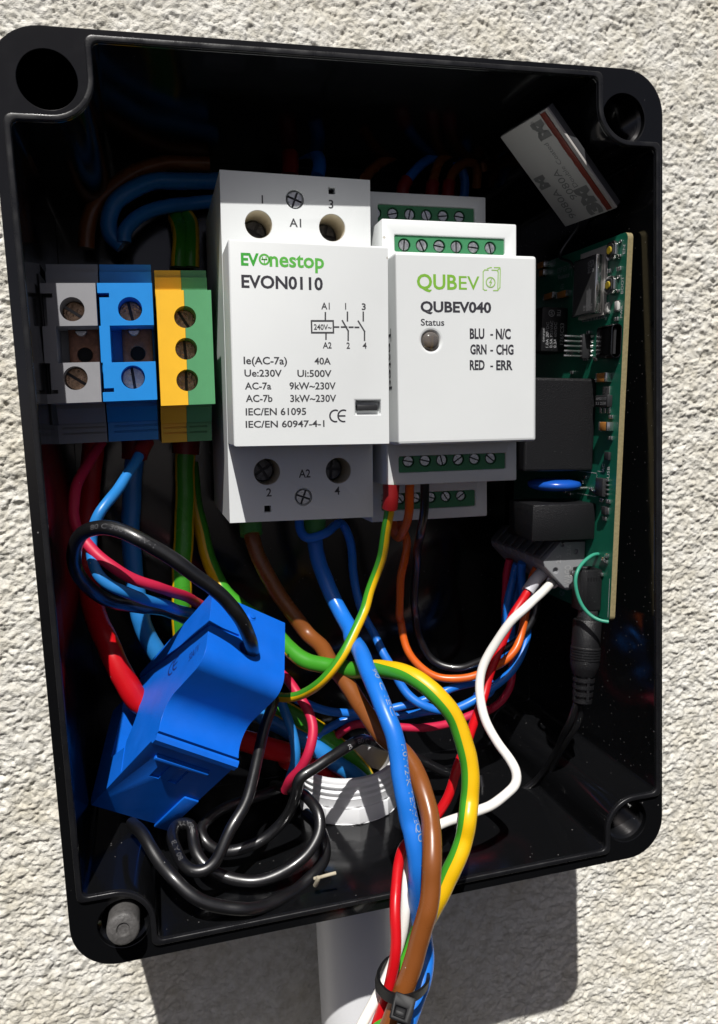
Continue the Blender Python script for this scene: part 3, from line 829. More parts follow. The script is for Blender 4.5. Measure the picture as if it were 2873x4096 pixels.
for (hx, hy), r in zip(((36.0, 149.3), (35.95, 141.8), (35.9, 134.3)), (60, 88, 92)):
    put_screw('term', X @ Vector((hx, hy, TZ - 6.4)), ty, r, 'screw')
eb = thing('end_bracket', (3.9, 142, -68), 'dark end clamp squeezed between the grey terminal block and the box wall', 'end clamp')
MB().box(3.56, 3.95, 125, 160, -68, TZ - 3).build('clamp_body', M['dark_block'], eb, bevel=0.1)

# ================================================================== circuit board
PO, PU, PV, PN = ((149.735, 168.2878, -7.0), (0.0009, 0.0192, -0.9998), (-0.0483, -0.9986, -0.0192), (-0.9988, 0.0484, 0.0))
XB = frame(PO, PU, PV, PN)                 # local (depth u, down v, height n over the board)
def at_b(u, v, n): return XB @ Vector((u, v, n))
pcb = thing('circuit_board', at_b(30, 52, -0.8), 'green circuit board standing on edge along the right wall of the box', 'circuit board')
PL = 103.99
bo = [(62, 0), (62, PL)] + [(1.6 - 1.6 * math.sin(math.radians(a)), PL - 1.6 + 1.6 * math.cos(math.radians(a))) for a in range(0, 91, 15)] + [(1.6 - 1.6 * math.cos(math.radians(a)), 1.6 - 1.6 * math.sin(math.radians(a))) for a in range(0, 91, 15)]
MB(XB).prism(bo, -1.6, 0, mi=[0, 0] + [1] * len(bo)).build('board', [M['pcb'], M['fr4']], pcb, bevel=0.0, smooth=0)
# radio module
rm = MB(XB).box(8.8, 22, 1.8, 20.2, 0, 0.8).build('radio_module', M['tape_film'], pcb, smooth=0)
MB(XB).box(9.5, 21.4, 4.0, 19.7, 0.82, 3.2).build('shield_can', M['shield'], rm, bevel=0.25)
MB(XB).box(9.9, 21.0, 4.4, 19.3, 3.205, 3.24).build('can_label', M['shield_label'], rm, smooth=0)
XTD = frame(at_b(0, 0, 3.27), -Vector(PV), PU, PN)          # letters that run up the board
lt = MB(XTD)
rr2 = random.Random(3)
for i in range(12):
    for j in range(12):
        if rr2.random() < 0.5:
            x = -8.6 + i * 0.27; y = 10.4 + j * 0.27
            lt.add([(x, y, 0), (x + 0.27, y, 0), (x + 0.27, y + 0.27, 0), (x, y + 0.27, 0)], [(0, 1, 2, 3)])
lettering(lt, 'CE', -18.6, 14.2, 0.9, None); lettering(lt, 'MINI', -18.6, 10.6, 0.55)
for k in range(5): lt.add([(-18.8, 11.4 + 0.5 * k, 0), (-18.8 + rr2.uniform(5, 7), 11.4 + 0.5 * k, 0), (-13, 11.6 + 0.5 * k, 0), (-18.8, 11.6 + 0.5 * k, 0)], [(0, 1, 2, 3)])
lt.build('label_print', M['grey_mark'], rm, smooth=0)
for k in range(8):
    MB(XB).box(9.2 + k * 1.5, 10.0 + k * 1.5, 20.1, 21.0, 0, 0.35).build('solder_pad', M['solder'], rm, smooth=0)
# push buttons
for v in (1.5, 10.5):
    b = MB(XB).prism([(3.3, v + 1), (4.2, v), (6.8, v), (7.7, v + 1), (7.7, v + 3.8), (6.8, v + 4.8), (4.2, v + 4.8), (3.3, v + 3.8)], 0, 1.5).build('push_button', M['shield'], pcb, bevel=0.2)
    MB(XB).prism([(4.0, v + 1.3), (4.6, v + 0.7), (6.4, v + 0.7), (7.0, v + 1.3), (7.0, v + 3.5), (6.4, v + 4.1), (4.6, v + 4.1), (4.0, v + 3.5)], 1.45, 1.75).build('button_frame', M['chip'], b, smooth=0)
    MB(XB).lathe([(1.05, 1.4), (1.05, 1.95), (0.9, 2.1), (0.02, 2.1)], 24, X=Matrix.Translation((5.5, v + 2.4, 0))).build('button_cap', M['yellow_btn'], b, smooth=40)
    for dv in (0.5, 4.2): MB(XB).box(2.3, 3.4, v + dv - 0.35, v + dv + 0.35, 0, 0.5).build('lead', M['solder'], b, bevel=0.15)
for u in (7.4, 2.7):
    l = MB(XB).box(u - 0.75, u + 0.75, 17.4, 19.8, 0, 0.9).build('indicator_light', M['tape'], pcb, bevel=0.15)
    MB(XB).box(u - 0.8, u + 0.8, 17.1, 17.7, 0, 0.5).box(u - 0.8, u + 0.8, 19.5, 20.1, 0, 0.5).build('contact', M['solder'], l, smooth=0)
# usb socket: rounded shell with an open mouth at the board's edge
YU = frame(at_b(0.4, 27.9, 1.62), Vector(PV), PN, PU)
us = rrect(-4.5, 4.5, -1.6, 1.6, 1.45, 8)
sh = MB(YU).prism(us, 0, 7.4).build('usb_socket', M['usb'], pcb, bevel=0.1, cuts=[MB(YU).prism(rrect(-4.15, 4.15, -1.28, 1.28, 1.2, 8), -1, 5.5)], smooth=40)
MB(YU).box(-3.3, 3.3, -0.35, 0.35, 0.9, 5.4).build('tongue', M['chip'], sh, smooth=0)
# small relay
rl = MB(XB).box(29, 40, 15.8, 28.8, 0.1, 8.6).build('signal_relay', M['part_black'], pcb, bevel=0.5)
XRL = frame(at_b(28.96, 0, 0), -Vector(PV), PN, -Vector(PU))
t = MB(XRL)
for b, x, y, h, w in (('1.0A 30VDC', -27.6, 6.3, 0.85, 7.4), ('0.5A 125VAC', -27.6, 5.0, 0.85, 7.8), ('0.3A 60VDC', -27.6, 3.7, 0.85, 7.4), ('1765CS3', -26.6, 1.4, 1.15, 6.2), ('omron', -26.0, 7.6, 0.8, 4)): lettering(t, b, x, y, h, w)
stroke(t, [(-17.6 + 0.9 * math.cos(a * math.pi / 8), 5.6 + 0.9 * math.sin(a * math.pi / 8)) for a in range(16)], 0.16, 0, closed=True)
lettering(t, 'SA', -18.2, 5.25, 0.75, 1.2); lettering(t, 'RU', -18.3, 2.6, 1.2, 1.7)
t.build('relay_print', M['grey_mark'], rl, smooth=0)
# pin header
ph = MB(XB).box(15.9, 17.5, 24.7, 31.5, 0, 2.5).build('pin_header', M['chip'], pcb, bevel=0.15)
for k in range(5):
    v = 25.4 + k * 1.36
    MB(XB).box(16.45, 16.95, v - 0.25, v + 0.25, 2.4, 7.9).build('pin', M['solder'], ph, bevel=0.1)
    MB(XB).lathe([(0.45, 0), (0.3, 0.7), (0.02, 0.8)], 12, X=Matrix.Translation((14.9, v, 0))).build('solder_joint', M['solder'], ph, smooth=50)
# power supply brick
MB(XB).box(11.6, 45, 37.3, 63.1, 0.1, 21.6).build('power_supply', M['part_black'], pcb, bevel=0.7, segs=3, smooth=14)
# surface parts
def chipcap(u0, u1, v0, v1, h, m, name='capacitor'):
    c = MB(XB).box(u0 + 0.5, u1 - 0.5, v0, v1, 0.02, h).build(name, m, pcb, bevel=0.12)
    MB(XB).box(u0, u0 + 0.7, v0 - 0.04, v1 + 0.04, 0, h + 0.03).build('terminal', M['solder'], c, bevel=0.12)
    MB(XB).box(u1 - 0.7, u1, v0 - 0.04, v1 + 0.04, 0, h + 0.03).build('terminal', M['solder'], c, bevel=0.12)
chipcap(4.4, 9.6, 36.0, 38.4, 1.9, M['tan_cap']); chipcap(2.4, 6.8, 49.3, 51.6, 2.0, M['tan_cap'])
for (u0, u1, v0, v1) in [(36.11, 42.45, 10.209999999999999, 12.01), (27.69, 34.08, 10.79, 12.59), (42.36, 47.72, -0.040000000000000036, 1.76), (42.59, 46.3, 2.42, 4.22)]:
    chipcap(u0, u1, v0, v1, 1.6, M['tan_cap'])
for (u, v) in ((3.4, 47.9), (3.2, 53.6), (2.8, 70.9), (6.2, 70.9), (4.2, 75.8), (2.8, 9.0), (7.4, 8.8), (3.0, 22.0)):
    chipcap(u - 0.9, u + 0.9, v - 0.5, v + 0.5, 0.6, M['tape_ink'], 'resistor')
rs = random.Random(21)
for k in range(26):
    u = rs.uniform(9.5, 30); v = rs.choice([rs.uniform(22, 36), rs.uniform(64, 71), rs.uniform(83.5, 100)])
    if v > 80: u = rs.uniform(2.2, 8)
    if 83 < v < 103 and u < 13.5 and v > 89: continue
    chipcap(u - 0.8, u + 0.8, v - 0.45, v + 0.45, 0.55, rs.choice([M['chip'], M['chip'], M['tan_cap']]), 'small_part')
sot = MB(XB).box(3.4, 9.6, 42.0, 45.2, 0.1, 1.7).build('voltage_regulator', M['chip'], pcb, bevel=0.2)
MB(XB).box(4.8, 8.2, 39.6, 42.1, 0, 0.35).build('tab', M['solder'], sot, bevel=0.1)
for k in range(3): MB(XB).box(4.0 + k * 2.1, 4.9 + k * 2.1, 45.1, 46.9, 0, 0.5).build('lead', M['solder'], sot, bevel=0.12)
t = MB(frame(at_b(0, 0, 1.73), -Vector(PU), -Vector(PV), PN)); lettering(t, 'AMS1117', -9.1, -43.3, 0.75, 5.2); lettering(t, '3.3 2538', -9.1, -44.6, 0.75, 5.0); t.build('chip_print', M['grey_mark'], sot, smooth=0)
so = MB(XB).box(4.0, 7.8, 64.7, 69.7, 0.15, 1.6).build('logic_chip', M['chip'], pcb, bevel=0.2)
for k in range(4):
    for u in (2.9, 7.8): MB(XB).box(u, u + 1.1, 64.9 + k * 1.27, 65.45 + k * 1.27, 0, 0.7).build('lead', M['solder'], so, bevel=0.12)
tr = MB(XB).box(3.0, 5.0, 72.4, 74.6, 0.1, 1.1).build('transistor', M['chip'], pcb, bevel=0.15)
MB(XB).box(2.4, 3.1, 72.6, 74.4, 0, 0.5).build('lead', M['solder'], tr, bevel=0.1)
MB(XB).box(2.9, 5.2, 57.4, 59.6, 0.05, 0.9).build('diode', M['chip'], pcb, bevel=0.15)
# blue varistor disc seen on edge
dv = MB(frame(at_b(18.5, 67.4, 8.4), PU, PN, PV)).lathe([(0.02, -1.75), (5.2, -1.6), (7.2, -0.95), (7.7, 0), (7.2, 0.95), (5.2, 1.6), (0.02, 1.75)], 40).build('varistor', M['disc_blue'], pcb, smooth=60)
tube(MB(), [at_b(14.9, 68.3, q) for q in (0, 1.2, 3.4)], 0.4, 10).build('lead', M['solder'], dv, smooth=60)
# voltage transformer block with raised lettering on its end
zb = MB(XB).box(9.3, 24.4, 72.2, 82.4, 0.1, 19.6).build('transformer_block', M['part_black'], pcb, bevel=0.35)
XZ = frame(at_b(0, 0, 19.62), -Vector(PU), -Vector(PV), PN)
t = MB(XZ); lettering(t, 'ZMPT107-1', -23.6, -76.6, 2.6, 13.6)
for k in range(6):
    x = -23.2 + k * 2.2
    for l in ([(x, -78.6), (x + 1.5, -78.6)], [(x, -80.0), (x + 1.5, -80.0)], [(x, -81.2), (x + 1.5, -81.2)], [(x + 0.2, -78.3), (x + 0.2, -81.4)], [(x + 1.3, -78.3), (x + 1.3, -81.4)]): stroke(t, l, 0.25, 0.0)
t.build('relief_text', M['part_black'], zb, smooth=0)
# pluggable terminal: a row of eight poles and a lighter end plate
prof = [(83.78, -0.47), (83.66, 8.12), (89.1, 13.33), (90.64, 12.88), (98.11, 5.43), (97.39, 2.93), (89.43, 0.07)]
YW = frame(at_b(14.0, 0, 0), PV, PN, PU)
tc = MB(YW).prism([(p[0], max(0.1, p[1])) for p in prof], 0, 1.6).build('wire_connector', M['conn_grey'], pcb, bevel=0.3, smooth=20,
    cuts=[MB(YW).cyl(q[0], q[1], -1, 1.0, r, 24) for q, r in [((84.52, 7.41), 0.55), ((86.68, 3.01), 0.75), ((91.96, 9.35), 0.8), ((96.11, 3.47), 0.6)]])
top = prof[1]; lev = prof[2]
for k in range(7):
    z0 = 1.75 + k * 5.05
    pl = MB(YW).prism([(p[0] + (0.25 if i in (1,) else 0), max(0.1, p[1]) - (0.2 if i in (2, 3) else 0)) for i, p in enumerate(prof)], z0, z0 + 4.9).build('connector_pole', M['conn_grey'], tc, bevel=0.25, smooth=20)
    a = Vector(prof[1]); b = Vector(prof[2]); d = (b - a); nrm = Vector((d.y, -d.x)).normalized()
    if nrm.x > 0: nrm = -nrm
    q = [a + d * 0.05 + nrm * 0.02, a + d * 0.97 + nrm * 0.02, a + d * 0.90 + nrm * 0.7, a + d * 0.12 + nrm * 0.7]
    # lever sits on the slanted face of its pole
    MB(YW).prism([(p.x, p.y) for p in q], z0 + 0.5, z0 + 4.4).build('lever', M['conn_dark'], tc, bevel=0.2)
XWt = frame(at_b(13.95, 0, 0), -Vector(PV), PN, -Vector(PU))
t = MB(XWt)
def wt(body, cr): 
    (n0, v0), (n1, v1), h = cr
    lettering(t, body, -v0, n0, h, abs(v1 - v0), 0.03, 0.02)
wt('WAGO', [(4.59, 96.13), (5.64, 90.59), 1.9])
wt('2.5', [(7.85, 89.95), (7.96, 87.4), 1.4])
wt('236', [(4.77, 87.71), (5.1, 84.6), 1.3])
t.build('relief_text', M['conn_mark'], tc, smooth=0)
# barrel jack
YJ = frame(at_b(0, 90.2, 0), PU, PN, PV)
jk = MB(YJ).prism([(4.3, 0.1), (10.6, 0.1), (10.6, 4.6), (10.0, 6.3), (5.4, 6.3), (4.3, 5.0)], 0, 11.8).build('barrel_jack', M['part_black'], pcb, bevel=0.4, smooth=20,
    cuts=[MB(frame(at_b(7.6, 90.2, 3.3), PU, PN, PV)).lathe([(2.1, -1), (2.1, 2.5)], 24)])
for k in range(5): MB(XB).box(4.25, 4.34, 92.3, 93.4, 0.9 + k * 0.85, 1.35 + k * 0.85).build('slit_shade_strip', M['hole'], jk, smooth=0)  # no slit is cut; dark strips paint the shade of the openings
MB(XB).box(3.6, 4.5, 91.0, 92.0, 0, 0.9).build('lead', M['solder'], jk, bevel=0.2)
MB(XB).box(8.2, 10.0, 91.0, 92.6, 6.1, 7.5).build('lead', M['solder'], jk, bevel=0.3)
# white lettering on the board
XS = frame(at_b(0, 0, 0.03), -Vector(PV), PU, PN); XSh = frame(at_b(0, 0, 0.03), -Vector(PU), -Vector(PV), PN)
t = MB(XS)
for b, u, v, h, w in (('EN', 0.9, 5.4, 1.1, 2.2), ('BOOT', 0.9, 15.6, 1.1, 4.4), ('PWR', 0.8, 21.8, 1.0, 3.2), ('S', 8.2, 21.6, 0.9, 0.8), ('AC', 6.0, 63.0, 1.2, 2.2), ('USB', 3.4, 64.6, 1.2, 3.2), ('AE', 8.4, 52.0, 1.0, 1.8)): lettering(t, b, -v, u, h, w)
for u0, u1, v0, v1 in ((0.8, 1.0, 92, 103), (9.6, 20, 70.2, 70.35), (9.6, 9.75, 64, 70.3), (9.8, 30, 63.6, 63.75), (6.5, 9.4, 62.95, 63.1)):
    t.add([(-v1, u0, 0), (-v0, u0, 0), (-v0, u1, 0), (-v1, u1, 0)], [(0, 1, 2, 3)])
t.build('silk_print', M['silk'], pcb, smooth=0)
t = MB(XSh)
for b, q in [('Release 1', (36.13, 6.73, 27.97, 7.25)), ('ESP EV Switch', (36.66, 4.7, 24.59, 5.44)), ('CHG', (40.79, 1.48, 38.06, 1.51)), ('CE', (34.37, 9.82, 32.52, 9.54)), ('CP', (27.99, 102.73, 24.8, 102.55))]:
    u0, v0, u1, v1 = q; lettering(t, b, -u0, -v0, 1.5, abs(u0 - u1))
t.build('silk_print', M['grey_mark'], pcb, smooth=0)

# ================================================================== antenna pad on the corner post
A, B_, D = Vector((126.3, 196.8, -6)), Vector((147.2, 174.4, -9)), Vector((124.4, 196.6, -27))
ex = (B_ - A).normalized(); ed = (D - A); ed = (ed - ex * ed.dot(ex)).normalized(); ez = -ex.cross(ed)
if ez.dot(Vector(CAM_C) - A) < 0: ez = -ez
XA = frame(A, ex, ed, ez); LA = (B_ - A).length; WA = (D - A).length
ant = thing('antenna_pad', XA @ Vector((LA / 2, WA / 2, 0)), 'stick-on pad with printed white release paper fixed inside the upper corner of the box', 'adhesive pad')
MB(XA).box(0, LA, 0, WA, -2.6, -0.9).build('foam', M['dark_block'], ant, bevel=0.1)
MB(XA).box(-0.1, LA + 0.1, -0.1, WA + 0.1, -0.88, -0.3).build('film', M['tape_film'], ant, bevel=0.05)
MB(XA).box(0.3, LA - 0.3, 1.1, 3.4, -0.29, -0.06).build('liner_edge', M['tape_edge'], ant, bevel=0.05)
wob = random.Random(5)
paper = [(LA, WA), (0, WA)] + [(LA * k / 24, 3.0 + wob.uniform(-0.12, 0.12)) for k in range(25)]
MB(XA).prism(paper, -0.28, 0.02).build('release_paper', M['tape'], ant, smooth=0)
XAt = frame(A + ex * LA, -ex, ed, ez)
XAt = frame(XA @ Vector((LA, 0, 0.06)), -ex, ed, ez)
if ex.cross(ed).dot(ez) > 0: pass
t = MB(XAt)
hand = (-ex).cross(ed).dot(ez)
def at_text(b, x, y, h, w, bold=0.0):
    vs, fs = glyph_shape(b, x, y, h, w, bold)
    t.add(vs, fs)
at_text('9080A', 6.5, 9.4, 2.7, 9.6); at_text('9080A', 1.6, 14.4, 2.7, 9.6); at_text('Double Coated Tissue', 9.5, 6.6, 1.7, 20.5)
at_text('3M', 0.4, 4.3, 4.6, 8.6, 0.08); at_text('M', 24.5, 4.0, 4.0, 5.0, 0.08); at_text('M', 12.5, 16.2, 3.6, 4.0, 0.08)
t.build('tape_print', M['tape_ink'], ant, smooth=0)
tube(MB(), spline([XA @ Vector((LA * 0.9, WA - 1, -1.5)), XA @ Vector((LA + 3, WA + 2, -6)), at_b(30, 1, 3), at_b(24, 4, 2.5), at_b(22, 7, 2)]), 0.45, 10).build('coax_lead', M['w_black'], ant, smooth=60)

# ================================================================== split core current clamp
CT0, E1, E2, E3 = ((38.4764, 81.2689, -21.0642), (0.8451, -0.5107, -0.1579), (-0.5047, -0.6652, -0.5502), (-0.176, -0.5447, 0.8199))
XK = frame(CT0, E1, E2, E3)               # local: across, along, outward
YK = frame(CT0, E2, E3, E1)               # profile plane (s, t), extruded across
ct = thing('current_clamp', XK @ Vector((11, 40, 15)), 'bright blue split core current clamp gripping the thick red cable', 'current clamp')
scv = [(14.4 + 6.3 * math.cos(math.radians(q)), 28.5 + 6.3 * math.sin(math.radians(q))) for q in range(10, -91, -10)] + [(4.6 + 4.6 * math.cos(math.radians(q)), 17.6 + 4.6 * math.sin(math.radians(q))) for q in range(90, 181, 10)]
cbody = [(0, 0), (40.5, -1.2), (40.2, 5), (38.2, 6.2), (36.7, 8.5), (36.3, 11), (36.7, 14), (38.2, 17), (41, 20.6), (41, 23.5), (40.2, 30.0), (23.6, 30.0), (22.6, 29.6)] + scv
gro = Matrix.Translation((0, 11.4, 0)) @ Matrix.Rotation(math.atan2(-11.2, 42), 4, 'Z')
MB(YK).prism(cbody, 0, 22).build('clamp_body', M['ct'], ct, bevel=0.4, segs=2, smooth=12, bang=32,
    cuts=[MB(YK).box(-1, 45, -0.45, 0.45, -2, 0.7, X=gro), MB(YK).box(-2, 0.75, 10.6, 11.6, -1, 8.6), MB(frame(XK @ Vector((10.7, 0, 14)), E1, E3, E2)).lathe([(2.0, -3), (2.0, 6)], 24)])
lid = [(41.2, 22.4), (49.6, 20.8), (48.6, 7.5), (48.9, 2.4), (55.8, 2.0), (56.8, 8), (58.4, 29.0), (57.2, 30.6), (24.0, 30.6), (23.2, 31.6), (21.6, 31.6), (21.0, 30.7), (21.0, 30.05), (40.35, 30.05)]
lidc = [MB(YK).box(31, 37.5, 30.0, 32, a, a + 2.6) for a in (6.2, 11.2)] + [MB(YK).box(27.5, 28.2, 30.1, 32, 3.5, 18)]
lo = MB(YK).prism(lid, -0.15, 22.4).build('clamp_lid', M['ct'], ct, bevel=0.45, segs=2, smooth=20, bang=28, cuts=lidc)
MB(YK).box(28.3, 29.7, 30.4, 31.5, 3.4, 18.2).build('latch_bar', M['ct'], lo, bevel=0.35)
MB(YK).box(41, 58.0, 30.4, 31.3, 18.2, 22.4).build('hinge_strip', M['ct'], lo, bevel=0.3)
MB(frame(XK @ Vector((11.7, 0, 3)), E1, E3, [-q for q in E2])).lathe([(1.3, -0.4), (1.25, 0.05), (0.8, 0.25), (0.75, 0.5), (0.02, 0.6)], 24).build('moulding_dot', M['ct'], ct, smooth=40)
def on_f1(s, t_): return frame(XK @ Vector((-0.04, s, t_)), [-q for q in E2], [-q for q in E3], [-q for q in E1])
a0, a1 = (9.01, 16.7), (8.48, 3.05)
t = MB(on_f1(*a0)); lettering(t, '50A/1V', 0, 0, 2.3, max(5, a0[0] - a1[0]), 0, 0.01)
c0, c1 = (20.34, 13.86), (19.19, 5.7)
ce(MB(on_f1(*c0)), 0, 0, 3.6, max(5, c0[0] - c1[0]), 0).build('relief_mark', M['ct_mark'], ct, smooth=0)
t.build('relief_text', M['ct_mark'], ct, smooth=0)

# ================================================================== conduit gland and pipe
GX = frame((78, 0, -50), (1, 0, 0), (0, 0, -1), (0, 1, 0))      # local z = up
gl = thing('conduit_adaptor', (78, 2, -50), 'white threaded conduit adaptor standing in the floor of the box', 'conduit adaptor')
GR = 15.2
prof = [(GR - 1.9, -3), (GR - 1.9, 17.9), (GR - 0.5, 17.9), (GR - 0.2, 17.5), (GR - 0.3, 16.6), (GR + 0.25, 16.1), (GR + 0.2, 15.5), (GR - 0.3, 15.1), (GR - 0.3, 14.7), (GR + 0.3, 14.2), (GR + 0.2, 13.5), (GR - 0.2, 13.1), (GR - 0.2, 12.7), (GR + 0.15, 12.2), (GR - 0.1, 11.6), (GR - 0.2, 4), (GR - 0.2, -3)]
MB(GX).lathe(prof, 64, closed=True).build('threaded_neck', M['pipe'], gl, smooth=50)
hexp = [(16.0 * math.cos(math.radians(a)) , 16.0 * math.sin(math.radians(a))) for a in range(15, 375, 36)]
MB(GX).prism(hexp, 4.5, 9.6).build('lock_nut', M['pipe'], gl, bevel=0.9, segs=3, cuts=[MB(GX).lathe([(GR - 0.15, 3), (GR - 0.15, 12)], 64)])
mb = MB(GX)
mb.lathe([(11.2, 0.0), (15.2, 0.0), (15.2, -1.2), (14.8, -1.5), (14.8, -5.5), (15.0, -6.0), (13.4, -12), (11.2, -12)], 64, closed=True)
for k in range(72):
    a = 2 * math.pi * k / 72
    mb.box(14.7, 15.15, -0.22, 0.22, -5.3, -1.5, X=Matrix.Rotation(a, 4, 'Z'))
mb.build('knurled_collar', M['pipe'], gl, smooth=20)
pp = MB(GX).lathe([(12.6, -8), (12.6, -160), (11.2, -160), (11.2, -8)], 64, closed=True).build('conduit_pipe', M['pipe'], smooth=50)
tag(pp, 'white plastic conduit pipe running down the wall below the box', 'pipe')

# ================================================================== wires
BL, LB, BR, RD, CR, WH, OR, BK = (M['w_blue'], M['w_lblue'], M['w_brown'], M['w_red'], M['w_crimson'], M['w_white'], M['w_orange'], M['w_black'])
YG = [M['w_green'], M['w_yellow']]
RF, GF, WF, GYF = M['red_ferrule'], M['green_ferrule'], M['w_white'], M['grey_ferrule']
G_TERM, G_CON, G_MOD, G_PLUG, G_TAIL = 'wires under the terminal blocks', 'wires under the contactor', 'wires at the control module', 'wires in the grey connector', 'wires leaving the box in a bundle'
wire([(70.79, 94.37, -46.0), (70.17, 90.86, -45.0), (70.04, 87.79, -44.0), (70.48, 82.1, -42.0), (71.87, 77.03, -39.0), (73.45, 72.03, -36.0), (74.79, 67.84, -32.0), (75.43, 65.0, -27.0), (74.97, 63.95, -25.0), (75.2, 62.23, -17.0), (75.25, 59.99, -9.0), (75.36, 56.55, -2.0), (75.9, 52.7, 3.0), (76.58, 48.68, 6.0), (77.11, 43.99, 8.0), (77.25, 39.45, 10.0), (77.47, 34.2, 12.0), (77.97, 29.25, 13.0), (78.23, 27.41, 14.0), (78.41, 23.09, 15.0), (78.55, 17.87, 15.0), (79.09, 11.32, 13.0), (80.41, 3.08, 10.0), (81.76, -3.72, 9.0), (81.41, -8.48, 10.0), (79.37, -10.98, 13.0), (77.16, -13.67, 15.0), (73.98, -16.29, 18.0), (71.89, -18.39, 20.0), (69.02, -23.69, 22.0), (66.28, -33.47, 22.0)], 2.25, BL,
     'thick bright blue wire with printed lettering sweeping from the contactor out over the rim', group=G_TAIL, ferrules=[(0, 5.5, 3.2, GF, 1.0)],
     marks=[('H07V2-K TEMMEQU', 78, 1.5, 22, -48, False, M['wire_print']), ('4HAND 90', 104, 1.5, 11, -40, False, M['wire_print']), ('90 C IEC', 58, 1.3, 14, -48, False, M['wire_print'])])
wire([(52.2, 95.56, -48.0), (52.09, 92.06, -47.0), (52.5, 89.89, -46.0), (53.45, 85.42, -45.0), (55.06, 80.89, -44.0), (58.14, 74.4, -43.0), (61.55, 68.52, -41.0), (65.58, 62.34, -40.0), (68.59, 59.33, -35.0), (69.61, 56.71, -28.0), (71.13, 53.96, -22.0), (72.76, 51.07, -17.0), (74.47, 47.91, -12.0), (76.07, 44.96, -7.0), (78.08, 42.93, -3.0), (80.42, 41.37, 1.0), (81.83, 38.1, 6.0), (82.32, 34.44, 11.0), (82.49, 31.24, 14.0), (81.61, 27.53, 18.0), (80.53, 23.3, 21.0), (79.59, 18.37, 22.0), (78.13, 13.58, 23.0), (76.61, 8.53, 23.0), (74.93, 3.5, 23.0), (73.44, -0.9, 23.0), (71.97, -4.63, 23.0), (70.34, -8.33, 23.0), (68.55, -11.99, 23.0), (67.12, -14.71, 23.0), (64.2, -21.51, 23.0), (61.06, -31.97, 22.0)], 2.25, BR,
     'thick brown wire from the contactor that crosses behind and then over the blue one', group=G_TAIL, ferrules=[(0, 5.2, 3.2, GF, 1.0)])
wire([(84.93, 105.98, -14.0), (84.6, 102.19, -14.0), (84.45, 97.13, -16.0), (84.1, 91.01, -19.0), (83.58, 85.55, -22.0), (82.41, 80.61, -24.0), (80.45, 76.06, -24.0), (78.74, 71.62, -23.0), (75.12, 66.53, -20.0), (71.21, 62.01, -18.0), (67.63, 57.8, -18.0), (64.72, 54.15, -20.0), (61.93, 50.4, -24.0), (59.54, 48.06, -28.0), (55.94, 46.62, -33.0), (51.84, 46.84, -38.0)], 1.32, YG,
     'thin green and yellow wire curving down from the control module behind the blue clamp', group=G_MOD, half=13, phase=-92, ferrules=[(0, 6.2, 2.05, RF, 1.08)])
wire([(37.2, 112.34, -66.0), (37.64, 101.84, -66.0), (38.63, 93.23, -65.0), (39.64, 85.72, -63.0), (41.14, 79.83, -60.0), (43.3, 75.12, -56.0), (47.88, 69.78, -50.0), (53.15, 66.21, -43.0), (62.78, 57.35, -31.0), (66.52, 56.44, -28.0), (70.63, 55.81, -25.0), (73.35, 56.46, -20.0), (75.35, 57.43, -16.0), (78.39, 59.29, -10.0), (81.55, 59.9, -4.0), (84.67, 58.95, 0.0), (87.58, 56.97, 3.0), (90.15, 53.76, 5.0), (92.64, 49.45, 6.0), (94.3, 44.46, 7.0), (95.23, 39.19, 8.0), (95.19, 34.48, 9.0), (94.34, 29.54, 10.0), (92.94, 27.22, 12.0), (91.61, 22.49, 12.0), (89.28, 18.15, 13.0), (86.99, 13.62, 13.0), (84.72, 9.45, 13.0), (82.79, 4.93, 12.0), (80.48, 0.09, 11.0), (78.52, -4.15, 10.0), (76.32, -6.6, 11.0), (73.89, -7.87, 14.0), (71.79, -10.17, 16.0), (69.01, -13.26, 18.0), (66.63, -15.98, 20.0), (63.29, -23.84, 20.0), (59.54, -33.37, 20.0)], 2.25, YG,
     'thick green and yellow earth wire looping out to the right over the bottom rim', group=G_TAIL, half=13, phase=[(0, 80), (0.25, 95), (0.36, 165), (0.42, 190), (0.52, 262), (0.7, 285), (0.85, 270), (1, 270)])
wire([(145.0, 72.43, -36.0), (139.5, 72.39, -30.0), (134.49, 72.14, -25.0), (128.25, 71.12, -19.5), (122.62, 68.85, -16.0), (119.17, 66.05, -16.0), (112.43, 56.62, -18.0), (109.97, 52.03, -18.0), (108.79, 48.49, -17.0), (108.45, 44.32, -15.0), (108.82, 39.17, -12.0), (110.09, 35.07, -8.0), (111.51, 32.17, -4.0), (111.92, 29.77, -1.0), (111.25, 27.35, 0.0), (108.32, 25.76, 1.0), (103.19, 23.27, 2.0), (100.28, 22.76, 2.0), (95.69, 21.39, 1.0), (91.47, 20.13, 0.0), (87.27, 18.82, 0.0), (82.78, 16.98, 2.0), (80.07, 15.46, 5.0), (78.36, 12.79, 8.0), (77.34, 9.15, 10.0), (76.5, 4.92, 11.0), (75.53, 0.1, 11.0), (73.95, -4.24, 11.0), (71.76, -7.37, 12.0), (69.35, -9.29, 14.0), (66.45, -11.7, 16.0), (63.62, -14.01, 18.0), (61.6, -16.18, 19.0), (58.17, -24.17, 18.0), (54.08, -33.64, 18.0)], 1.25, WH,
     'white wire snaking from the grey connector to the bundle tied below the box', group=G_TAIL, ferrules=[(0, 11.2, 1.85, WF, 1.0)])
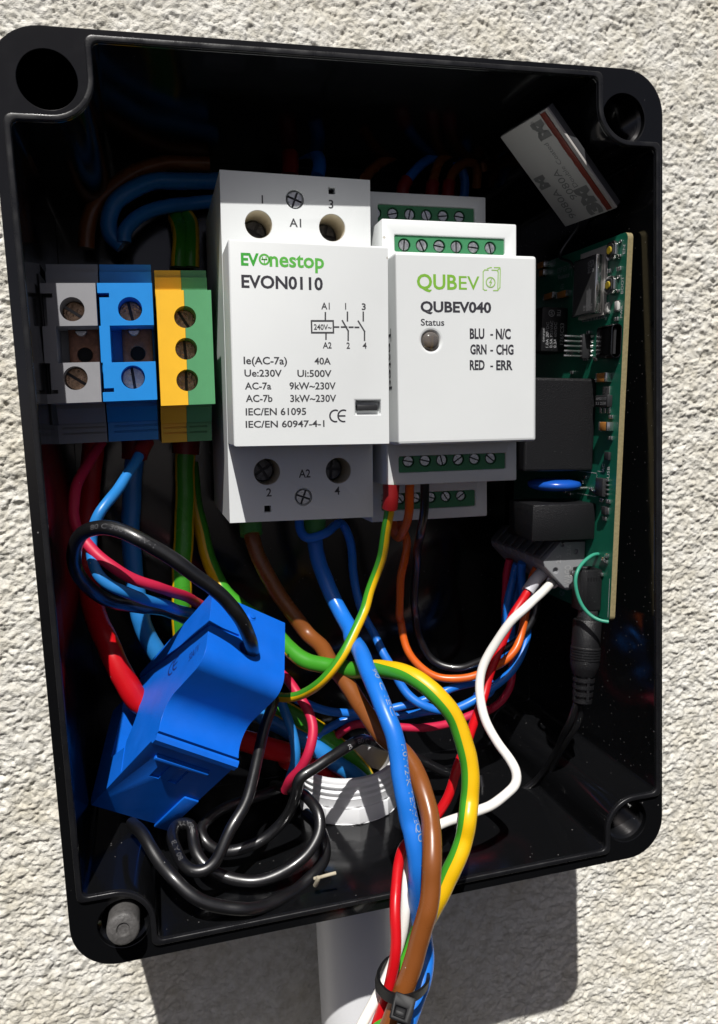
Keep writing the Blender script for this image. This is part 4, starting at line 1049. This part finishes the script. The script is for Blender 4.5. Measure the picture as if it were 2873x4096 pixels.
wire([(136.4, 75.37, -31.0), (133.73, 73.55, -30.0), (131.24, 70.41, -30.0), (127.57, 67.47, -28.0), (124.43, 64.31, -27.0), (117.38, 52.64, -25.0), (114.84, 47.26, -24.0), (112.39, 42.72, -22.0), (109.11, 39.67, -19.0), (105.48, 37.19, -15.0), (101.29, 34.51, -10.0), (97.19, 31.67, -5.0), (93.7, 25.48, -3.0), (90.78, 21.34, -3.0), (88.74, 18.9, -3.0), (85.68, 17.7, -2.0), (81.67, 17.77, 1.0), (78.35, 17.62, 5.0), (75.83, 16.02, 9.0), (73.97, 13.08, 13.0), (72.78, 9.61, 16.0), (72.02, 5.54, 18.0), (71.16, 1.24, 19.0), (70.28, -3.74, 19.0), (68.92, -8.27, 19.0), (67.24, -12.39, 19.0), (65.72, -16.55, 19.0), (62.43, -25.33, 18.0), (58.31, -34.86, 18.0)], 1.28, RD,
     'bright red wire running beside the white one and in front of the pipe', group=G_TAIL, ferrules=[(0, 8.5, 1.9, GYF, 1.0)])
wire([(90.75, 106.77, -16.0), (90.68, 102.77, -17.0), (90.58, 98.73, -18.0), (90.88, 94.7, -21.0), (90.97, 91.12, -25.0), (91.42, 89.54, -30.0), (92.1, 89.94, -36.0), (92.97, 91.93, -40.0), (93.48, 93.87, -42.0)], 1.2, OR, 'short orange loop hanging between the two lower screw strips of the module', group=G_MOD)
wire([(96.12, 91.2, -44.0), (96.3, 89.07, -40.0), (96.29, 86.02, -38.0), (95.67, 82.01, -38.0), (94.82, 76.16, -40.0), (94.61, 69.74, -42.0), (94.88, 62.75, -44.0), (96.05, 61.13, -47.0), (96.6, 55.44, -46.0), (98.01, 50.92, -44.0), (100.92, 46.74, -42.0), (104.62, 44.19, -40.0), (109.86, 43.17, -38.0), (114.51, 43.61, -37.0), (118.71, 45.34, -36.0), (122.89, 47.06, -35.0), (124.14, 48.22, -34.0), (128.06, 51.62, -34.0), (131.31, 56.05, -36.0), (133.12, 60.98, -37.0), (134.29, 66.7, -37.0), (135.2, 72.62, -36.0), (135.8, 76.28, -34.0)], 1.2, OR, 'long orange wire from the module curving across to the grey connector', group=G_PLUG)
wire([(94.85, 106.18, -16.0), (94.74, 101.17, -17.0), (94.93, 95.96, -19.0), (95.36, 91.84, -22.0), (96.7, 88.49, -28.0), (98.56, 82.82, -36.0), (99.69, 74.18, -42.0), (100.18, 65.83, -45.0), (101.24, 62.52, -47.0), (102.3, 54.74, -48.0), (105.14, 48.41, -48.0), (109.46, 45.2, -46.0), (113.83, 44.5, -44.0), (118.23, 46.05, -42.0), (122.08, 47.65, -40.0), (128.98, 52.37, -38.0), (132.21, 55.2, -37.0), (135.44, 59.74, -37.0), (137.13, 64.95, -37.0), (137.76, 70.15, -35.0), (137.8, 73.41, -33.0)], 1.2, BK, 'slim black wire hanging from the module behind the orange one', group=G_MOD)
wire([(65.55, 96.57, -42.0), (65.16, 94.47, -41.0), (65.37, 91.89, -40.0), (66.7, 90.26, -38.0), (69.87, 90.8, -38.0), (72.83, 91.42, -39.0), (75.85, 92.38, -42.0), (78.68, 92.72, -45.0), (80.44, 89.9, -46.0), (81.77, 84.49, -47.0), (82.06, 78.14, -48.0), (82.49, 71.88, -48.0), (84.55, 64.18, -47.0), (87.86, 56.79, -46.0), (88.9, 53.27, -43.0), (90.57, 49.31, -41.0), (92.18, 44.44, -39.0), (94.32, 40.97, -37.0), (97.43, 38.36, -35.0), (101.16, 36.66, -34.0), (106.17, 36.17, -33.0), (111.64, 37.09, -33.0), (116.71, 39.29, -33.0), (114.09, 38.73, -33.0), (120.63, 40.66, -34.0), (126.57, 44.2, -35.0), (130.77, 48.28, -36.0), (133.97, 53.26, -38.0), (134.84, 59.1, -40.0), (134.43, 65.84, -41.0), (134.07, 73.26, -41.0), (133.92, 76.87, -40.0)], 1.3, BL, 'slim blue wire that hooks under the contactor then swings to the grey connector', group=G_PLUG)
wire([(61.1, 43.74, -38.0), (64.98, 40.87, -40.0), (69.46, 38.25, -42.0), (74.8, 36.03, -43.0), (80.52, 34.83, -43.0), (87.28, 35.23, -41.0), (92.91, 36.5, -40.0), (98.37, 37.21, -40.0), (103.91, 38.17, -40.0), (109.52, 39.87, -40.0), (116.08, 40.16, -41.0), (122.26, 41.03, -42.0), (120.48, 40.5, -43.0), (125.78, 44.06, -44.0), (129.31, 49.42, -45.0), (130.48, 56.12, -46.0), (131.47, 63.58, -46.0), (133.24, 69.93, -46.0), (134.49, 75.49, -45.0)], 1.25, BL, 'blue wire lying low across the box from the clamp to the connector', group=G_PLUG)
wire([(68.25, 27.52, -48.0), (72.74, 29.82, -48.0), (78.7, 31.44, -48.0), (86.36, 31.1, -47.0), (96.12, 30.93, -46.0), (102.94, 31.58, -45.0), (109.12, 31.46, -45.0), (116.46, 32.22, -45.0), (125.04, 35.64, -45.0), (123.39, 40.7, -46.0), (129.33, 45.28, -47.0), (133.5, 52.21, -48.0), (134.48, 59.27, -48.0), (135.74, 66.77, -48.0), (136.25, 74.49, -47.0)], 1.25, BL, 'dark blue wire lowest of those crossing the back of the box', group=G_PLUG)
wire([(71.87, 23.18, -50.0), (74.5, 26.19, -49.0), (77.37, 29.27, -47.0), (80.38, 31.08, -45.0), (84.51, 30.61, -44.0), (89.11, 29.57, -43.0), (94.72, 28.63, -42.0), (102.23, 27.68, -42.0), (109.78, 27.81, -43.0), (116.99, 28.68, -44.0), (124.24, 28.98, -46.0), (124.44, 27.51, -48.0), (130.31, 29.39, -50.0), (133.92, 33.57, -51.0), (135.38, 39.41, -52.0), (134.47, 47.93, -52.0), (133.68, 55.84, -52.0), (133.08, 63.87, -51.0), (133.28, 71.2, -50.0), (134.02, 76.37, -49.0)], 1.25, CR, 'crimson wire bending round at the right and rising to the connector', group=G_PLUG)
wire([(13.13, 120.03, -45.0), (11.07, 116.89, -42.0), (8.2, 112.02, -36.0), (6.44, 107.38, -30.0), (6.0, 103.1, -26.0), (6.95, 99.52, -23.0), (9.27, 96.48, -20.0), (11.98, 92.93, -18.0), (15.72, 89.72, -17.0), (20.16, 86.42, -18.0), (24.42, 84.06, -20.0), (28.49, 81.57, -24.0), (32.41, 78.15, -30.0), (36.65, 73.6, -38.0), (50.95, 57.8, -46.0), (55.63, 53.25, -42.0), (58.63, 50.35, -37.0), (60.68, 46.88, -33.0), (62.81, 42.66, -30.0), (63.43, 38.25, -27.0), (62.08, 33.85, -25.0), (59.35, 28.45, -26.0), (56.76, 24.06, -29.0), (55.72, 19.37, -33.0)], 1.38, CR, 'crimson wire passing behind the blue clamp and reappearing at its right side', group=G_TERM)
wire([(24.73, 119.94, -40.0), (23.14, 117.18, -38.0), (20.15, 112.66, -33.0), (17.31, 108.58, -28.0), (15.03, 105.74, -24.0), (12.71, 102.83, -22.0), (10.98, 99.32, -22.0), (10.16, 95.93, -22.0), (10.2, 92.93, -19.0), (11.3, 89.55, -16.0), (13.74, 86.38, -15.5), (17.12, 84.04, -16.0), (21.27, 81.65, -18.0), (25.97, 78.89, -23.0), (30.22, 74.57, -32.0), (35.57, 70.21, -38.0), (48.26, 50.81, -48.0), (53.56, 47.23, -44.0), (56.53, 44.05, -40.0), (57.79, 39.82, -37.0), (58.95, 35.83, -35.0), (59.34, 31.49, -33.0), (58.57, 26.54, -33.0), (57.42, 21.75, -35.0)], 1.38, LB, 'slim sky blue wire threading under the black cable loop', group=G_TERM, ferrules=[(0, 5.5, 2.2, RF, 1.05)])
wire([(21.45, 119.79, -60.0), (21.01, 115.75, -60.0), (20.13, 109.9, -60.0), (19.23, 101.83, -59.0), (18.5, 93.76, -58.0), (18.16, 86.13, -57.0), (18.32, 79.38, -56.0), (18.77, 73.54, -55.0), (19.32, 69.08, -54.0), (20.5, 64.31, -54.0), (22.34, 59.42, -54.0), (25.07, 54.38, -54.0), (50.59, 36.72, -54.0), (54.53, 33.07, -53.0), (58.99, 30.07, -52.0), (63.77, 26.9, -50.0), (68.52, 23.51, -48.0), (73.43, 18.93, -47.0), (77.66, 14.99, -47.0), (81.45, 10.83, -47.0), (84.25, 6.29, -47.0), (86.03, 0.86, -47.0)], 2.7, LB, 'thick sky blue cable dropping from the terminals into the white adaptor', group=G_TERM, ferrules=[(0, 5.5, 3.6, RF, 1.04)])
wire([(10.06, 120.79, -62.0), (9.23, 115.88, -62.0), (8.04, 109.17, -62.0), (6.84, 102.43, -62.0), (5.94, 95.75, -61.0), (5.17, 89.09, -60.0), (4.96, 82.58, -58.0), (5.98, 77.75, -52.0), (7.5, 73.34, -47.0), (9.35, 68.77, -41.5), (11.38, 64.42, -37.5), (12.1, 62.87, -36.0), (14.55, 56.41, -34.5), (17.73, 50.45, -34.0), (22.85, 47.16, -34.5), (28.96, 43.44, -35.0), (35.71, 38.94, -36.5), (42.72, 34.8, -38.0), (51.1, 29.76, -41.0), (58.9, 25.21, -44.0), (58.55, 22.94, -46.0), (64.4, 18.69, -48.0), (69.74, 14.64, -49.0), (74.18, 10.16, -50.0), (76.91, 4.58, -50.0)], 3.1, RD, 'thick red cable going through the jaws of the blue clamp', group=G_TERM)
wire([(36.06, 119.53, -58.0), (35.38, 112.28, -58.0), (34.47, 103.15, -58.0), (33.6, 93.94, -58.0), (32.61, 84.84, -57.0), (31.67, 75.75, -56.0), (30.83, 66.41, -56.0), (30.89, 59.01, -57.0), (32.24, 51.34, -58.0), (50.74, 42.92, -56.0), (55.02, 39.07, -54.0), (60.24, 35.09, -52.0), (64.71, 31.84, -51.0), (69.66, 28.01, -50.0), (74.81, 22.73, -50.0), (79.52, 17.1, -52.0), (83.56, 10.86, -53.0), (86.6, 3.63, -54.0), (87.92, -1.88, -54.0)], 2.9, YG, 'thick green and yellow cable hanging straight from the earth terminal', group=G_TERM, half=16, phase=178, ferrules=[(0, 5.0, 3.9, RF, 1.03)])
# black cables
clead = wire([(46.6, 66.52, -12.5), (46.06, 69.51, -9.0), (45.16, 72.97, -6.0), (43.58, 77.19, -4.0), (40.94, 81.41, -3.0), (37.6, 85.61, -2.0), (31.71, 91.41, -1.0), (27.18, 95.2, -1.0), (22.7, 98.4, -1.0), (18.13, 100.43, -3.0), (13.72, 101.39, -6.0), (10.08, 100.49, -9.0), (7.75, 97.74, -12.0), (6.58, 93.89, -15.0), (6.88, 89.22, -18.0), (8.61, 84.84, -21.0), (11.45, 81.58, -24.0), (15.3, 79.35, -26.0), (19.69, 77.61, -29.0), (24.27, 75.61, -33.0), (29.84, 71.24, -40.0), (35.36, 65.78, -47.0)], 1.72, BK,
     'black clamp lead arching up in a loop over the crimson and blue wires', 'cable', 'cable', marks=[('80 C 300V VW-1', 42, 1.1, 15, 10, True, M['cable_mark'])])
wire([(108.66, 13.43, -39.0), (107.86, 13.55, -38.0), (102.54, 16.84, -37.0), (97.34, 20.32, -36.0), (91.94, 24.2, -34.0), (86.96, 27.29, -33.0), (81.53, 30.75, -30.0), (76.92, 33.74, -26.0), (72.37, 34.69, -22.0), (67.28, 33.85, -19.0), (62.12, 32.49, -17.0), (57.22, 30.29, -16.0), (56.42, 25.97, -17.0), (55.27, 21.56, -19.0), (53.07, 16.74, -21.0), (49.22, 13.2, -22.0), (44.06, 10.98, -22.0), (39.03, 10.08, -22.0), (34.7, 11.43, -22.0), (31.99, 13.76, -23.0), (31.31, 15.47, -26.0), (33.58, 16.72, -29.0), (37.92, 17.44, -32.0), (44.54, 16.83, -36.0), (52.02, 16.2, -40.0), (58.37, 16.03, -45.0), (62.18, 17.33, -50.0), (65.1, 17.94, -56.0)], 1.5, BK,
     'black printed cable leaning on the rim of the white adaptor and into the coil', 'cable', 'cable', group='black cables coiled on the box floor', marks=[('300V', 33.5, 1.3, 4.5, -15, True, M['grey_mark']), ('80 C', 39.5, 1.3, 5.5, -15, True, M['grey_mark']), ('B', 47.5, 1.3, 1.2, -15, True, M['grey_mark'])])
wire([(54.56, 47.37, -34.0), (52.87, 45.04, -30.0), (50.58, 41.6, -27.0), (48.3, 37.35, -24.0), (46.44, 34.09, -20.0), (44.64, 31.01, -16.0), (42.22, 27.79, -12.0), (39.15, 24.84, -9.0), (33.83, 17.21, -6.0), (30.99, 15.63, -5.5), (28.34, 15.62, -6.0), (26.07, 16.29, -9.0), (24.71, 17.52, -13.0), (23.8, 18.99, -18.0), (25.63, 19.11, -24.0), (28.94, 19.54, -22.0), (29.1, 16.96, -19.0), (29.69, 14.96, -15.0), (32.14, 12.65, -12.0), (36.46, 10.2, -10.0), (42.24, 9.21, -8.0), (47.9, 9.33, -8.0), (53.41, 10.69, -9.0), (58.14, 13.79, -10.0), (60.95, 17.32, -12.0), (61.26, 20.91, -15.0), (59.81, 22.29, -20.0), (58.22, 21.24, -27.0), (56.45, 18.74, -36.0), (53.96, 15.13, -46.0)], 1.5, BK,
     'black cable falling beside the blue clamp into the front turns of the coil', 'cable', 'cable', group='black cables coiled on the box floor', marks=[('80 A/B', 57, 1.2, 7, 10, False, M['cable_mark']), ('2AAX2C', 72, 1.2, 7, 0, False, M['cable_mark'])])
wire([(14.09, 22.49, -22.0), (16.1, 23.46, -16.0), (18.25, 21.8, -11.0), (20.69, 19.2, -7.0), (23.48, 16.67, -3.0), (26.66, 13.67, -1.0), (30.34, 11.16, 0.0), (34.58, 8.98, 0.0), (38.93, 7.68, 0.0), (44.06, 6.07, -2.0), (49.55, 5.03, -5.0), (55.0, 4.51, -9.0), (59.61, 5.94, -12.0), (62.8, 7.51, -16.0), (63.54, 10.0, -20.0), (62.6, 11.9, -25.0), (60.46, 13.07, -30.0)], 1.6, BK,
     'black cable forming the lowest and widest sunlit turn of the coil', 'cable', 'cable', group='black cables coiled on the box floor')
# dim wires above the terminals and modules
wire([(22.31, 175.12, -61.0), (19.54, 177.65, -61.0), (19.0, 181.46, -61.0), (20.84, 186.15, -61.0), (24.7, 189.62, -61.0), (30.47, 192.89, -63.0), (38.02, 194.33, -65.0), (46.22, 195.15, -67.0), (51.9, 195.89, -69.0)], 2.4, LB, 'thick dim blue wire arching over the terminal blocks to the contactor')
wire([(22.83, 175.54, -59.0), (23.03, 178.08, -59.0), (25.36, 181.32, -60.0), (29.86, 184.68, -62.0), (36.63, 187.32, -65.0), (43.59, 189.15, -68.0), (50.58, 189.79, -69.0)], 2.0, LB, 'lower dim blue wire running from the blue terminal behind the contactor')
wire([(12.24, 174.59, -63.0), (12.87, 179.72, -63.0), (14.96, 184.85, -63.0), (18.67, 189.87, -64.0), (24.11, 194.57, -65.0), (30.86, 198.39, -67.0), (39.92, 200.61, -69.0), (49.0, 200.7, -69.0)], 2.3, BR, 'dim brown wire arching high above the grey terminal block')
for k, x in enumerate((1160, 1238)):
    wire([[(37.92, 185.05, -69.0), (38.51, 182.11, -66.0), (38.42, 177.67, -62.0), (37.96, 173.32, -60.0), (37.57, 168.96, -60.0)], [(41.46, 185.12, -69.0), (42.02, 182.17, -66.0), (41.88, 177.72, -62.0), (41.39, 173.35, -60.0), (41.0, 168.97, -60.0)]][k], 2.3, YG, ('left' if k == 0 else 'right') + ' one of the two green and yellow wires above the earth terminal', half=9, phase=(100, -100)[k])
wire([(94.14, 194.94, -59.0), (96.49, 197.55, -61.0), (101.51, 201.6, -63.0), (108.45, 204.81, -64.0), (115.84, 206.42, -64.0), (122.16, 206.88, -63.0), (127.33, 206.43, -61.0), (131.8, 205.4, -61.0)], 1.6, BR, 'brown wire arching from the contactor over the control module')
wire([(105.14, 189.49, -57.0), (105.7, 192.76, -57.0), (109.04, 196.66, -58.0), (113.85, 200.53, -59.0), (119.06, 203.19, -61.0), (124.7, 204.08, -64.0), (128.46, 201.84, -66.0), (129.79, 196.96, -67.0), (129.77, 193.08, -68.0)], 1.5, BL, 'blue wire looping over the top of the control module', ferrules=[(0, 5.5, 2.0, RF, 1.0)])
wire([(114.45, 189.06, -57.0), (114.86, 192.36, -57.0), (116.25, 196.63, -58.0), (119.27, 201.24, -59.0), (123.88, 204.37, -60.0), (128.8, 205.55, -61.0), (133.4, 204.75, -63.0), (136.13, 201.0, -66.0)], 1.5, BR, 'outer of the two brown wires curling above the control module', ferrules=[(0, 5.5, 2.0, RF, 1.0)])
wire([(119.85, 189.19, -57.0), (120.25, 192.51, -57.0), (122.11, 196.81, -58.0), (125.98, 200.46, -60.0), (130.31, 202.03, -62.0), (133.37, 200.61, -65.0), (134.21, 195.98, -68.0)], 1.5, BR, 'inner of the two brown wires curling above the control module', ferrules=[(0, 5.5, 2.0, RF, 1.0)])
wire([(70.88, 194.29, -57.0), (71.28, 198.35, -58.0), (71.21, 202.74, -60.0), (68.58, 206.53, -63.0), (62.5, 207.23, -67.0)], 1.9, BR, 'brown wire with a red sleeve standing behind the contactor top', ferrules=[(0, 7.0, 2.5, RF, 1.0)])
wire([(79.14, 194.54, -57.0), (80.07, 198.03, -58.0), (79.42, 202.11, -61.0), (76.89, 203.94, -65.0), (72.09, 203.74, -69.0)], 2.0, BL, 'stub of blue wire bending behind the contactor top')

# ================================================================== plug and its lead
pa, pb = Vector((141.39, 64.12, -15.0)), Vector((138.19, 40.45, -13.0))
ay = (pb - pa); PLN = ay.length; ay.normalize()
axx = (Vector((1, 0, 0)) - ay * ay.x).normalized()
PX = frame(pa, axx, ay.cross(axx), ay)
plug = thing('power_plug', pb, 'black barrel power plug with a ribbed strain relief hanging below the circuit board', 'plug')
r0 = 3.95; s_ = PLN / 545.0
pr = [(1.6, -1.5), (r0 - 1.0, -0.6), (r0 - 0.9, 0.1), (r0 - 0.3, 0.1), (r0, 0.5), (r0, 175 * s_)]
for k in range(5):
    z = (180 + k * 17) * s_; pr += [(r0 + 0.22, z), (r0 + 0.22, z + 9 * s_), (r0 + 0.0, z + 11 * s_), (r0 + 0.0, z + 15 * s_)]
pr += [(r0 + 0.1, 285 * s_), (r0 - 0.2, 318 * s_), (r0 - 0.95, 360 * s_), (0.02, 361 * s_)]
MB(PX).lathe(pr, 40).build('grip', M['part_black'], plug, smooth=40)
MB(PX).lathe([(2.7, -2.5), (2.7, 0.4), (2.3, 0.4), (2.3, -2.5)], 32, closed=True).build('barrel', M['dark_steel'], plug, smooth=40)
core = MB(PX).lathe([(2.3, 355 * s_), (2.0, 540 * s_), (0.02, 541 * s_)], 28).build('strain_relief', M['part_black'], plug, smooth=40)
for k in range(4):
    z = (375 + k * 45) * s_; rA = 3.1 - k * 0.12
    MB(PX).lathe([(1.8, z), (rA, z), (rA - 0.05, z + 24 * s_), (1.8, z + 24 * s_)], 32, closed=True).build('rib', M['part_black'], core, smooth=40)
MB(PX).box(-0.4, 0.4, -2.85, -1.6, 362 * s_, 520 * s_).box(-0.4, 0.4, 1.6, 2.85, 362 * s_, 520 * s_).box(-2.85, -1.6, -0.4, 0.4, 362 * s_, 520 * s_).box(1.6, 2.85, -0.4, 0.4, 362 * s_, 520 * s_).build('rib_spine', M['part_black'], core, smooth=0)
wire([(136.49, 40.92, -13.0), (135.79, 37.24, -14.0), (135.69, 31.98, -17.0), (136.38, 25.66, -22.0), (136.72, 18.77, -28.0), (136.61, 11.19, -34.0), (135.37, 6.01, -38.0), (130.89, 2.72, -40.0), (125.86, 0.55, -42.0), (120.89, 2.55, -44.0), (120.56, 7.46, -46.0)], 0.95, BK, 'left core of the thin black power lead below the plug', 'cable', 'cable', group='power lead cores')
wire([(137.95, 40.49, -13.0), (138.14, 36.9, -14.0), (137.36, 32.11, -16.0), (137.05, 26.84, -20.0), (137.45, 19.49, -26.0), (137.97, 12.8, -31.0), (138.67, 6.83, -35.0), (136.89, 2.17, -39.0), (131.32, 0.08, -41.0)], 0.95, BK, 'right core of the thin black power lead below the plug', 'cable', 'cable', group='power lead cores')
gw = wire([(145.92, 82.16, -16.0), (143.75, 82.51, -15.0), (141.39, 81.89, -14.0), (139.05, 80.79, -13.0), (136.63, 79.19, -11.5), (135.63, 76.95, -11.0), (135.67, 73.92, -10.5), (136.33, 70.84, -10.0), (137.49, 68.16, -9.0), (139.03, 66.43, -7.5), (140.88, 65.68, -6.2), (142.2, 65.51, -5.6)], 0.5, M['w_teal'], 'thin teal link wire looped round the barrel jack on the board')

# ================================================================== cable tie and straw
tie = thing('cable_tie', (71.13, -5.38, 24.0), 'black cable tie cinched around the coloured wires below the box', 'cable tie')
tp = spline([(68.85, -7.75, 13.0), (67.34, -4.32, 21.0), (68.01, -2.93, 26.0), (70.27, -2.74, 28.0), (73.63, -3.97, 26.0), (77.77, -6.71, 20.0), (80.8, -10.59, 12.0), (81.73, -13.06, 6.0), (78.74, -12.46, 4.0), (74.84, -10.66, 5.0), (71.29, -9.38, 8.0), (68.85, -7.75, 13.0)], 0.6)
F = frames(tp); vs = []; fs = []
c0 = sum(tp, Vector()) / len(tp); axw = (Vector((2.812, 9.691, 0.0))).normalized()
for i, (p, t_, n_, b_) in enumerate(F):
    out = (p - c0); out = (out - axw * out.dot(axw)).normalized()
    for a, b in ((-1.1, 0), (1.1, 0), (1.1, 0.75), (-1.1, 0.75)): vs.append(p + axw * a + out * b)
for i in range(len(F) - 1):
    for j in range(4): fs.append((i * 4 + j, i * 4 + (j + 1) % 4, i * 4 + 4 + (j + 1) % 4, i * 4 + 4 + j))
MB().add(vs, fs).build('strap', M['tie'], tie, smooth=20)
hp = Vector((69.65, -3.86, 29.0))
ez_ = (Vector(CAM_C) - hp).normalized(); ey_ = (axw - ez_ * axw.dot(ez_)).normalized(); ex_ = ey_.cross(ez_)
XH = frame(hp, ex_, ey_, ez_)
MB(XH).box(-2.3, 2.4, -2.5, 2.7, -1.8, 1.4).build('lock_head', M['tie'], tie, bevel=0.45, cuts=[MB(XH).box(-1.5, 0.9, -1.7, 0.2, 0.7, 3)])
MB(XH).box(-1.3, 0.7, -1.5, -0.5, 0.4, 1.0).build('pawl', M['tie'], tie, bevel=0.2)
MB(XH).box(-0.4, 1.9, -6.0, -2.4, -1.0, 0.0).build('tail', M['tie'], tie, bevel=0.2)
tw = tube(MB(), spline([(57.31, 10.46, -2.0), (58.55, 11.04, -1.0), (60.26, 11.92, 0.0), (62.39, 12.09, 0.0)]), 0.45, 8)
tube(tw, spline([(57.63, 8.07, -3.0), (57.82, 9.37, -2.0), (58.07, 10.89, -1.0), (58.19, 11.26, -1.0)]), 0.6, 8)
o = tw.build('straw', M['twig'], smooth=60); tag(o, 'scrap of dry straw lying on the box floor beside the black coil', 'straw')
